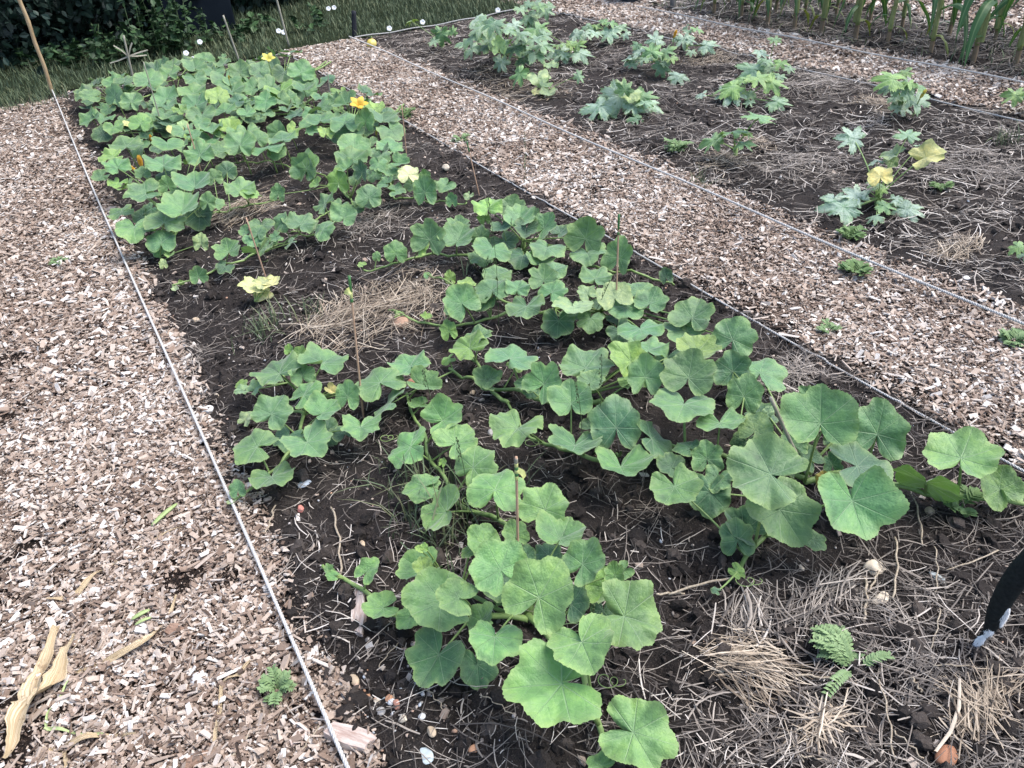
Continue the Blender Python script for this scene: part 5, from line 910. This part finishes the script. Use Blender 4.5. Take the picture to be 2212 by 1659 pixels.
dry(7, [(265, 1390), (330, 1400), (450, 1425), (640, 1440)], [20, 24, 22, 14], 'grey green soft stem lying at the lower left', POD, .03, 'green_stem_piece', 'plant scrap', .004, 3); dry(7, [(265, 1370), (300, 1280), (370, 1170), (420, 1080)], [16, 18, 14, 6], 'grey green blade curving behind the broad dry leaf', POD, .035, 'green_stem_piece', 'plant scrap', .004, 5)

# ------------------------------------------------------------------ stones and wood lumps
def stone(reg, x, y, w, hh, col, label, seed, name='stone', flat=.55, ang=True, rough=.75):
    g = np.random.default_rng(seed); V, F = ico(3); V = V.copy()
    if ang:
        for k in range(9):
            d = unit(g.normal(0, 1, 3)); c = g.uniform(.55, .9); s = V @ d; V -= np.where(s > c, s-c, 0)[:, None]*d
    V *= (1+.09*(vn(V[:, 0]*3+seed, V[:, 1]*3+V[:, 2]*2, seed)-.5))[:, None]; P = at(reg, x, y, .01); s = w*pxm(reg, P)*.5; hs = hh*pxm(reg, P)*.5*1.25
    a = g.uniform(-.3, .3); R = np.array([[math.cos(a), -math.sin(a), 0], [math.sin(a), math.cos(a), 0], [0, 0, 1]]); V = (V*[s*1.1, hs*1.2, min(s, hs)*flat*1.5]) @ R.T
    m = m_plain('stone_'+str(seed), [c*.72 for c in col], [min(1, c*1.12) for c in col], 40, rough, .35, .5, .003); P[2] = gzf(P[0], P[1])+min(s, hs)*flat*.5
    o = link(name, mesh(name, V, [F], m, smooth=True)); o.location = [float(q) for q in P]; md = o.data; tag(o, label, 'stone' if name == 'stone' else ('wood piece' if name == 'wood_lump' else ('brick piece' if name == 'brick_lump' else 'shard')))
TAN, CRM, SLT, ORG, TER, GRY, WHT = (.46, .36, .25), (.62, .53, .41), (.36, .42, .46), (.52, .28, .16), (.42, .21, .15), (.36, .34, .32), (.66, .65, .63)
ST = [(8, 150, 1115, 52, 62, TAN, 'oval tan pebble below the dark lower squash leaf'), (8, 310, 1212, 62, 36, SLT, 'flat blue grey slate chip among the pebbles'), (8, 370, 1236, 52, 44, ORG, 'orange pebble in the group of small stones'), (8, 420, 1292, 62, 48, TER, 'terracotta pebble below the orange one'), (8, 320, 1330, 56, 40, GRY, 'rounded grey pebble in the group of small stones'), (8, 465, 1380, 62, 40, CRM, 'angular cream pebble under the terracotta one'),
 (8, 578, 1366, 48, 32, WHT, 'white pebble right of the cream one'), (8, 636, 1462, 52, 56, TAN, 'tan flint flake leaning in the soil'), (8, 890, 1550, 62, 44, ORG, 'orange stone near the bottom edge'), (8, 226, 1196, 40, 30, ORG, 'small rust pebble left of the slate chip'), (8, 290, 1245, 38, 42, CRM, 'small cream pebble under the slate chip'), (8, 415, 1222, 46, 30, TAN, 'small tan pebble right of the slate chip'), (8, 200, 252, 34, 40, TAN, 'small tan pebble by the grass stems'),
 (9, 1285, 412, 128, 92, CRM, 'biggest cream flint on the soil beneath the right squash leaves'), (9, 1310, 636, 130, 60, CRM, 'flat cream flint lying in the straw'), (9, 1630, 48, 62, 40, TAN, 'tan flint under the right runner'), (9, 832, 392, 30, 32, CRM, 'tiny cream pebble right of the vine tip'), (5, 443, 462, 108, 72, (.40, .25, .17), 'round brown stone at the edge of the straw heap'), (5, 502, 785, 44, 34, (.36, .16, .10), 'reddish brown round pebble behind a squash leaf'),
 (5, 880, 850, 52, 26, TAN, 'tan flat pebble beside the bare stem'), (5, 1005, 1112, 50, 38, GRY, 'grey speckled pebble under the centre leaves'), (2, 725, 1066, 50, 40, CRM, 'cream pebble on the bare patch near the dark tipped skewer'), (6, 1440, 78, 40, 22, CRM, 'cream pebble on the courgette bed near the rope'), (6, 1855, 150, 52, 28, WHT, 'white pebble on the courgette bed at the right'), (6, 1270, 175, 42, 26, WHT, 'white pebble beside the small weed at the rope'), (4, 1210, 395, 46, 34, TAN, 'tan pebble on the soil below the yellow seedling'), (4, 1350, 330, 34, 22, CRM, 'small cream pebble below the yellow seedling'),
 (7, 1240, 1112, 105, 90, WHT, 'smooth white stone on the near path'), (7, 360, 1090, 70, 70, (.42, .28, .19), 'brown knot of wood by the dry leaf'), (4, 1255, 1018, 40, 36, WHT, 'white pebble touching the near rope'), (4, 1350, 878, 30, 26, CRM, 'pale yellow pebble near the near rope')]
for k, s in enumerate(ST): stone(s[0], s[1], s[2], s[3], s[4], s[5], s[6], 300+k, ang='oval' not in s[6] and 'round' not in s[6] and 'smooth' not in s[6])
stone(8, 595, 1605, 90, 85, (.42, .48, .49), 'pale blue grey slate shard at the bottom edge', 401, 'slate_shard', .18); stone(4, 1890, 1412, 88, 42, (.52, .57, .62), 'pale blue shard under the left squash plant', 402, 'slate_shard', .25); stone(9, 1677, 482, 50, 84, (.48, .53, .52), 'pale glassy shard on the right soil', 403, 'slate_shard', .25)
stone(4, 1862, 1562, 48, 50, (.50, .20, .16), 'pink brick fragment on the soil', 404, 'brick_lump', .6); stone(9, 1705, 1645, 170, 80, (.34, .16, .09), 'rusty orange lump of brick at the bottom edge', 405, 'brick_lump', .6); stone(4, 1290, 970, 76, 62, WHT, 'bright white chip beside the near rope', 406, 'wood_lump', .4); stone(4, 1185, 858, 66, 70, (.6, .56, .48), 'curled whitish flake beside the near rope', 407, 'wood_lump', .4)
stone(7, 90, 940, 10, 10, (.03, .018, .013), 'tiny dark crumb', 408) if False else None
stone(7, 1420, 800, 70, 56, SLT, 'bluish flat flake on the near chips', 409, 'slate_shard', .3); stone(7, 1665, 812, 72, 50, (.42, .46, .48), 'bluish flat flake close to the near rope', 410, 'slate_shard', .3); stone(7, 1640, 655, 80, 70, (.5, .52, .54), 'glassy pale flake beside the near rope', 411, 'slate_shard', .25)
WOODP = m_plain('bleached_wood', (.30, .20, .16), (.62, .54, .48), 12, .8, .3, .8, .006, 0, (1.5, 9, 9)); WOODB = m_plain('brown_wood', (.17, .10, .07), (.36, .24, .17), 12, .8, .3, .8, .006, 0, (1.5, 9, 9))
def wood(reg, a, b, w, label, mat, seed, h=.02):
    A, B = at(reg, *a, h), at(reg, *b, h); g = np.random.default_rng(seed); L = np.linalg.norm(B-A); W = w*pxm(reg, A); bm = bmesh.new(); bmesh.ops.create_cube(bm, size=1); bmesh.ops.subdivide_edges(bm, edges=bm.edges, cuts=6, use_grid_fill=True)
    V = np.array([v.co for v in bm.verts]); F = np.array([[v.index for v in f.verts] for f in bm.faces]); bm.free(); tx = V[:, 0]; V = V*(.62+.38*(.5/np.maximum(1e-6, np.sqrt((V[:, 1:]**2).sum(1)+.02)))[:, None]*np.array([0, 1, 1])+np.array([.38, 0, 0])) if True else V; V = V*[1, (1), .62]; V[:, 1] *= 1-.5*np.abs(tx)**1.5+.15*np.sin(tx*5+seed); V[:, 2] *= 1-.35*np.abs(tx)**2; V[:, 0] += .16*V[:, 1]*np.sin(seed)+.07*(vn(V[:, 1]*6+seed, V[:, 2]*6, seed)-.5); V[:, 1:] += .08*(vn(tx*7+seed, V[:, 1]*5+V[:, 2]*3, seed)-.5)[:, None]
    V = V*[L, W, W]; d = unit(B-A); yaw = math.atan2(d[1], d[0]); c = (A+B)/2; c[2] = max(gzf(c[0], c[1]), 0)+W*.22+.004; o = link('wood_lump', mesh('wood_lump', V, [F], mat, smooth=False)); o.location = [float(q) for q in c]; o.rotation_euler = (g.uniform(-.3, .3), 0, yaw); tag(o, label, 'wood piece', 'odd pieces of wood'); return o
wood(8, (0, 1430), (255, 1525), 130, 'thick pale pinkish wood lump by the end of the near rope', WOODP, 1); wood(8, (165, 800), (180, 545), 85, 'pale split wood piece upright beside the left runner', WOODP, 2, .03); wood(7, (1130, 1650), (1320, 1510), 80, 'brown rough bark lump at the bottom of the near path', WOODB, 3); wood(7, (1470, 1240), (1560, 1200), 50, 'small brown wood wedge on the near path', WOODB, 4)
wood(7, (380, 1390), (490, 1240), 38, 'white peeled stick on the near path', WOODP, 5); wood(7, (5, 480), (130, 440), 44, 'pale stick at the left edge', WOODP, 6); wood(7, (1800, 1490), (1900, 1410), 70, 'pale splintered wood block beside the near rope', WOODP, 7); wood(7, (320, 1400), (420, 1300), 40, 'second peeled stick beside the white one', WOODP, 8)
wood(7, (110, 120), (215, 80), 46, 'white wood chunk near the left edge', WOODP, 9); wood(8, (110, 1640), (195, 1620), 46, 'white wood chip near the bottom edge', WOODP, 10); wood(7, (1160, 730), (1230, 640), 34, 'long pale wood splinter on the near path', WOODP, 11); wood(7, (1040, 1090), (1110, 970), 34, 'pale wood splinter left of the white stone', WOODP, 12); wood(6, (1820, 730), (1835, 690), 34, 'white wood chip on the middle path', WOODP, 13)
wood(7, (470, 690), (560, 650), 24, 'thin tan splinter on the near path', WOODB, 14); wood(7, (1040, 780), (1130, 800), 80, 'square pinkish wood slab on the near path', WOODB, 15)
# long straws drawn one by one
def bigstraw(reg, a, b, w, label, h=.02, mat=None, bend=.03):
    A, B = at(reg, *a, h), at(reg, *b, h); A[2] = gzf(A[0], A[1])+h; B[2] = gzf(B[0], B[1])+h*.5; d = B-A; P = smoothline([A, A*.5+B*.5+np.array([-d[1], d[0], .02])*bend, B], 10); P[:, 2] = np.maximum(P[:, 2], gz(P[:, 0], P[:, 1])+.004); V, F = tube(P+np.array([1, 0, 0])*(.004*np.sin(np.arange(len(P))*1.7+w))[:, None], w*.36*pxm(reg, A), 6); o = link('dry_stalk', mesh('dry_stalk', V-A, F, mat or DRYSTALK, smooth=True)); o.location = [float(q) for q in A]; tag(o, label, 'dry stalk', 'long dry stalks on the soil')
for s in [(9, (1220, 480), (1205, 780), 24, 'thick pale stalk standing in the straw left of the cream flint'), (9, (1300, 450), (1240, 570), 18, 'short pale stalk under the cream flint'), (9, (1405, 250), (1385, 640), 18, 'pale stalk running down right of the cream flint'), (9, (770, 1075), (1130, 1145), 22, 'pale tan stalk pointing at the uprooted weed'), (9, (2035, 335), (1730, 430), 14, 'golden stalk near the black leg'), (9, (1645, 320), (1660, 580), 12, 'grey stalk beside the glassy shard'), (9, (1300, 1145), (1390, 1640), 16, 'long grey stalk running to the bottom edge'), (9, (1390, 1465), (1570, 1640), 15, 'tan stalk slanting at the bottom right'), (9, (1670, 720), (1610, 970), 12, 'pale stalk right of the root'), (9, (1620, 1095), (1990, 1085), 10, 'thin grey stalk lying level at the right'), (9, (0, 580), (420, 470), 22, 'long brown stalk leading to the vine tip'), (9, (800, 1640), (1010, 1645), 14, 'pale stalk level along the bottom edge'), (9, (1490, 1150), (1560, 1230), 18, 'short pale split stalk'), (6, (1490, 1420), (1580, 1830), 14, 'tan stalk hanging below the right runner'),
          (8, (940, 1235), (1140, 1345), 10, 'grey stalk below the big near leaf'), (8, (590, 1180), (720, 1310), 9, 'bent grey stalk under the dark leaf'), (8, (300, 1060), (440, 860), 8, 'grey stalk left of the dark leaf'), (8, (2020, 600), (2212, 550), 20, 'brown stalk behind the right near leaf'), (7, (1700, 10), (1650, 190), 14, 'white stalk standing right of the near rope'), (7, (2060, 20), (2115, 450), 18, 'white stalk near the left runner tip'), (7, (1400, 1640), (1740, 1230), 22, 'long pale straw at the bottom of the near path'), (7, (1990, 1390), (1760, 1640), 18, 'pale straw crossing under the near rope'), (7, (450, 930), (530, 740), 10, 'thin grey stalk on the chips'), (2, (590, 860), (1400, 1230), 0, '')]:
    if s[3]: bigstraw(*s)
# ------------------------------------------------------------------ weeds
FEATH = m_plain('feathery_weed_leaf', (.13, .22, .09), (.29, .40, .19), 20, .6, .3, .2, .003, .2); WEEDL = m_plain('weed_leaf', (.09, .17, .06), (.20, .30, .11), 20, .6, .3, .2, .003, .2); ROOTM = m_plain('pale_root', (.36, .25, .16), (.55, .42, .29), 20, .7, .3)
def frond(base, d, L, g, lobes=7, w=.012):
    n = 10; t = np.linspace(0, 1, n); P = base+d*L*t[:, None]+np.array([0, 0, 1.])*(.25*L*np.sin(t*PI))[:, None]; parts = [tube(P, np.linspace(.0016, .0008, n), 5)]; sd = unit(np.cross(d, [0, 0, 1.]))
    for k in range(lobes):
        f = .25+.72*k/lobes; q = base+d*L*f+[0, 0, .25*L*math.sin(f*PI)]
        for s in (-1, 1):
            e = q+(sd*s*.9+d*.6)*w*(1.2-.6*abs(f-.55))+[0, 0, g.normal(0, .003)]; V, F, _ = ribbon(smoothline([q, q*.5+e*.5+[0, 0, .002], e], 6), np.interp(np.linspace(0, 1, 7), [0, .5, 1], [.0015, .0038, .0006])*w/.012, None, .2); parts.append((V, F))
    return parts
def weed(reg, x, y, n, L, label, seed, mat=FEATH, up=.6, w=.012, name='weed'):
    g = np.random.default_rng(seed); B = at(reg, x, y); B[2] = gzf(B[0], B[1]); o = empty(name, B, label, 'weed', 'small weeds'); parts = []
    for k in range(n):
        a = k*2.4+g.normal(0, .3); d = unit([math.cos(a), math.sin(a), up*g.uniform(.3, 1.5)]); parts += frond(np.zeros(3)+[0, 0, .004], d, L*g.uniform(.6, 1.15), g, 6, w)
    V, F = cat(parts); link('foliage', mesh('foliage', V, F, mat, smooth=True), o); V, F = tube(np.array([[0, 0, -.02], [0, 0, .012]]), .003, 6); link('stem', mesh('stem', V, F, mat), o)
weed(7, 1740, 1190, 16, .055, 'feathery grey green weed on the edge of the near path', 1, up=.9); weed(6, 2130, 570, 10, .06, 'pale green weed at the right side of the middle path', 2, w=.02); weed(6, 1160, 140, 9, .07, 'broad leaved weed beside the taut rope', 3, WEEDL, w=.026); weed(3, 1120, 1500, 9, .07, 'small rosette weed below the yellow leaved courgette', 4, WEEDL, w=.024); weed(2, 480, 745, 10, .09, 'bright green weed at the middle path edge near the orange flower', 5, WEEDL, w=.022); weed(2, 2160, 985, 10, .09, 'grey green weed on the courgette bed near the taut rope', 6, w=.02)
weed(9, 1810, 70, 9, .06, 'dark small weed under the right runner', 7, WEEDL, .5, .02); weed(3, 50, 985, 9, .08, 'grey green weed left of the little courgette', 8, w=.02); weed(3, 1690, 1210, 7, .06, 'tiny weed right of the yellow leaved courgette', 9, WEEDL, w=.018); weed(4, 370, 70, 8, .05, 'faint green weed growing through the near path', 10, w=.012); weed(2, 820, 890, 10, .07, 'pale weed on the near side of the middle path', 11, w=.016); weed(6, 990, 500, 8, .05, 'small faded weed in the middle path', 12, w=.014)
# uprooted weed
g = np.random.default_rng(21); B = at(9, 1150, 1060, .02); o = empty('uprooted_weed', B, 'uprooted leafy weed lying on the soil with its pale root beside it', 'weed'); parts = []
for k, (x, y) in enumerate([(930, 790), (960, 900), (1010, 830), (880, 860), (1060, 870), (930, 950), (1390, 970), (970, 1230), (1050, 780), (1000, 960), (1200, 900), (900, 820), (940, 860), (1000, 790), (980, 840), (905, 900), (1030, 920), (1090, 930), (955, 770), (890, 790)]):
    T = at(9, x, y, .03+.02*g.random()); d = T-B; L = np.linalg.norm(d); parts += frond(np.zeros(3), d/L, L, g, 11, .0125)
V, F = cat(parts); link('foliage', mesh('foliage', V, F, FEATH, smooth=True), o)
parts = [(V_, F_) for V_, F_ in [tube(np.array([at(9, *q, .02) for q in [(1150, 1040), (1155, 1090), (1160, 1140)]])-B, [.006, .007, .004], 8)]]; V, F = cat(parts); link('root_stub', mesh('root_stub', V, F, ROOTM, smooth=True), o)
P = smoothline([at(9, *q, .025) for q in [(1080, 810), (1180, 800), (1270, 830), (1370, 830), (1430, 790), (1560, 770)]], 24); V, F = tube(P-B, np.linspace(.0045, .0016, len(P)), 7); link('root', mesh('root', V, F, ROOTM, smooth=True), o)
P = smoothline([at(9, *q, .03) for q in [(955, 950), (980, 1090), (1110, 1000)]][:1]+[at(9, *q, .03) for q in [(1150, 1050)]], 8); 
# ------------------------------------------------------------------ black animal leg reaching in at the right
pts = [(1880, 925, .012), (1950, 850, .055), (2000, 790, .095), (2040, 690, .15), (2090, 590, .19), (2170, 470, .25), (2300, 340, .33), (2480, 190, .40)]
D0 = at(9, 1900, 960, 0.0); nrm = unit([D0[0], D0[1], 0]); PP = []
for x, y, h in pts:
    rt = ray(9, x, y); PP.append(CAM+rt*(((D0-CAM) @ nrm)/(rt @ nrm)))
P = smoothline(PP, 42); rad = np.interp(np.linspace(0, 1, len(P)), [0, .10, .2, .32, .42, .6, .8, 1], np.array([38, 42, 40, 66, 84, 98, 116, 126])*.5*pxm(9, PP[0])*1.2)
V, F = tube(P, rad, 20); sd_ = unit(np.cross(P[-1]-P[0], nrm)); o = empty('animal', P[0], 'black furry animal leg with white streaks reaching the soil at the right edge', 'animal'); V = V+.0016*(vn(V[:, 0]*160, V[:, 2]*160+V[:, 1]*90, 4)-.5)[:, None]*np.array([1, 1, 1]); link('leg', mesh('leg', V-P[0], F, FUR, smooth=True), o)
def furpatch(f0, f1, side, w, seed):
    g = np.random.default_rng(seed); n = 1500; f = g.uniform(f0, f1, n); i = f*(len(P)-1); c = np.stack([np.interp(i, np.arange(len(P)), P[:, k]) for k in range(3)], 1); r = np.interp(i, np.arange(len(P)), rad); tc = unit3(CAM-c); ax = unit(P[int(f1*(len(P)-1))]-P[int(f0*(len(P)-1))]); sd = np.cross(np.broadcast_to(ax, tc.shape), tc); sd = unit3(sd)
    th = side+g.normal(0, w, n)*np.sin((f-f0)/(f1-f0)*PI)**.5; d = tc*np.cos(th)[:, None]+sd*np.sin(th)[:, None]; A = c+d*(r*1.0+.003)[:, None]; E = A-ax*g.uniform(.006, .014, n)[:, None]+d*.0015+g.normal(0, .0012, (n, 3)); s = np.cross(d, ax)*.0013
    V = np.stack([A-s, A+s, E], 1).reshape(-1, 3); F = np.arange(n*3).reshape(-1, 3); o2 = link('fur', mesh('fur', V-P[0], [F], WFUR), o); o2['label'] = 'white fur streak'
furpatch(.05, .19, .1, .24, 1); furpatch(.21, .30, .15, .20, 2); furpatch(.36, .50, .95, .16, 3)
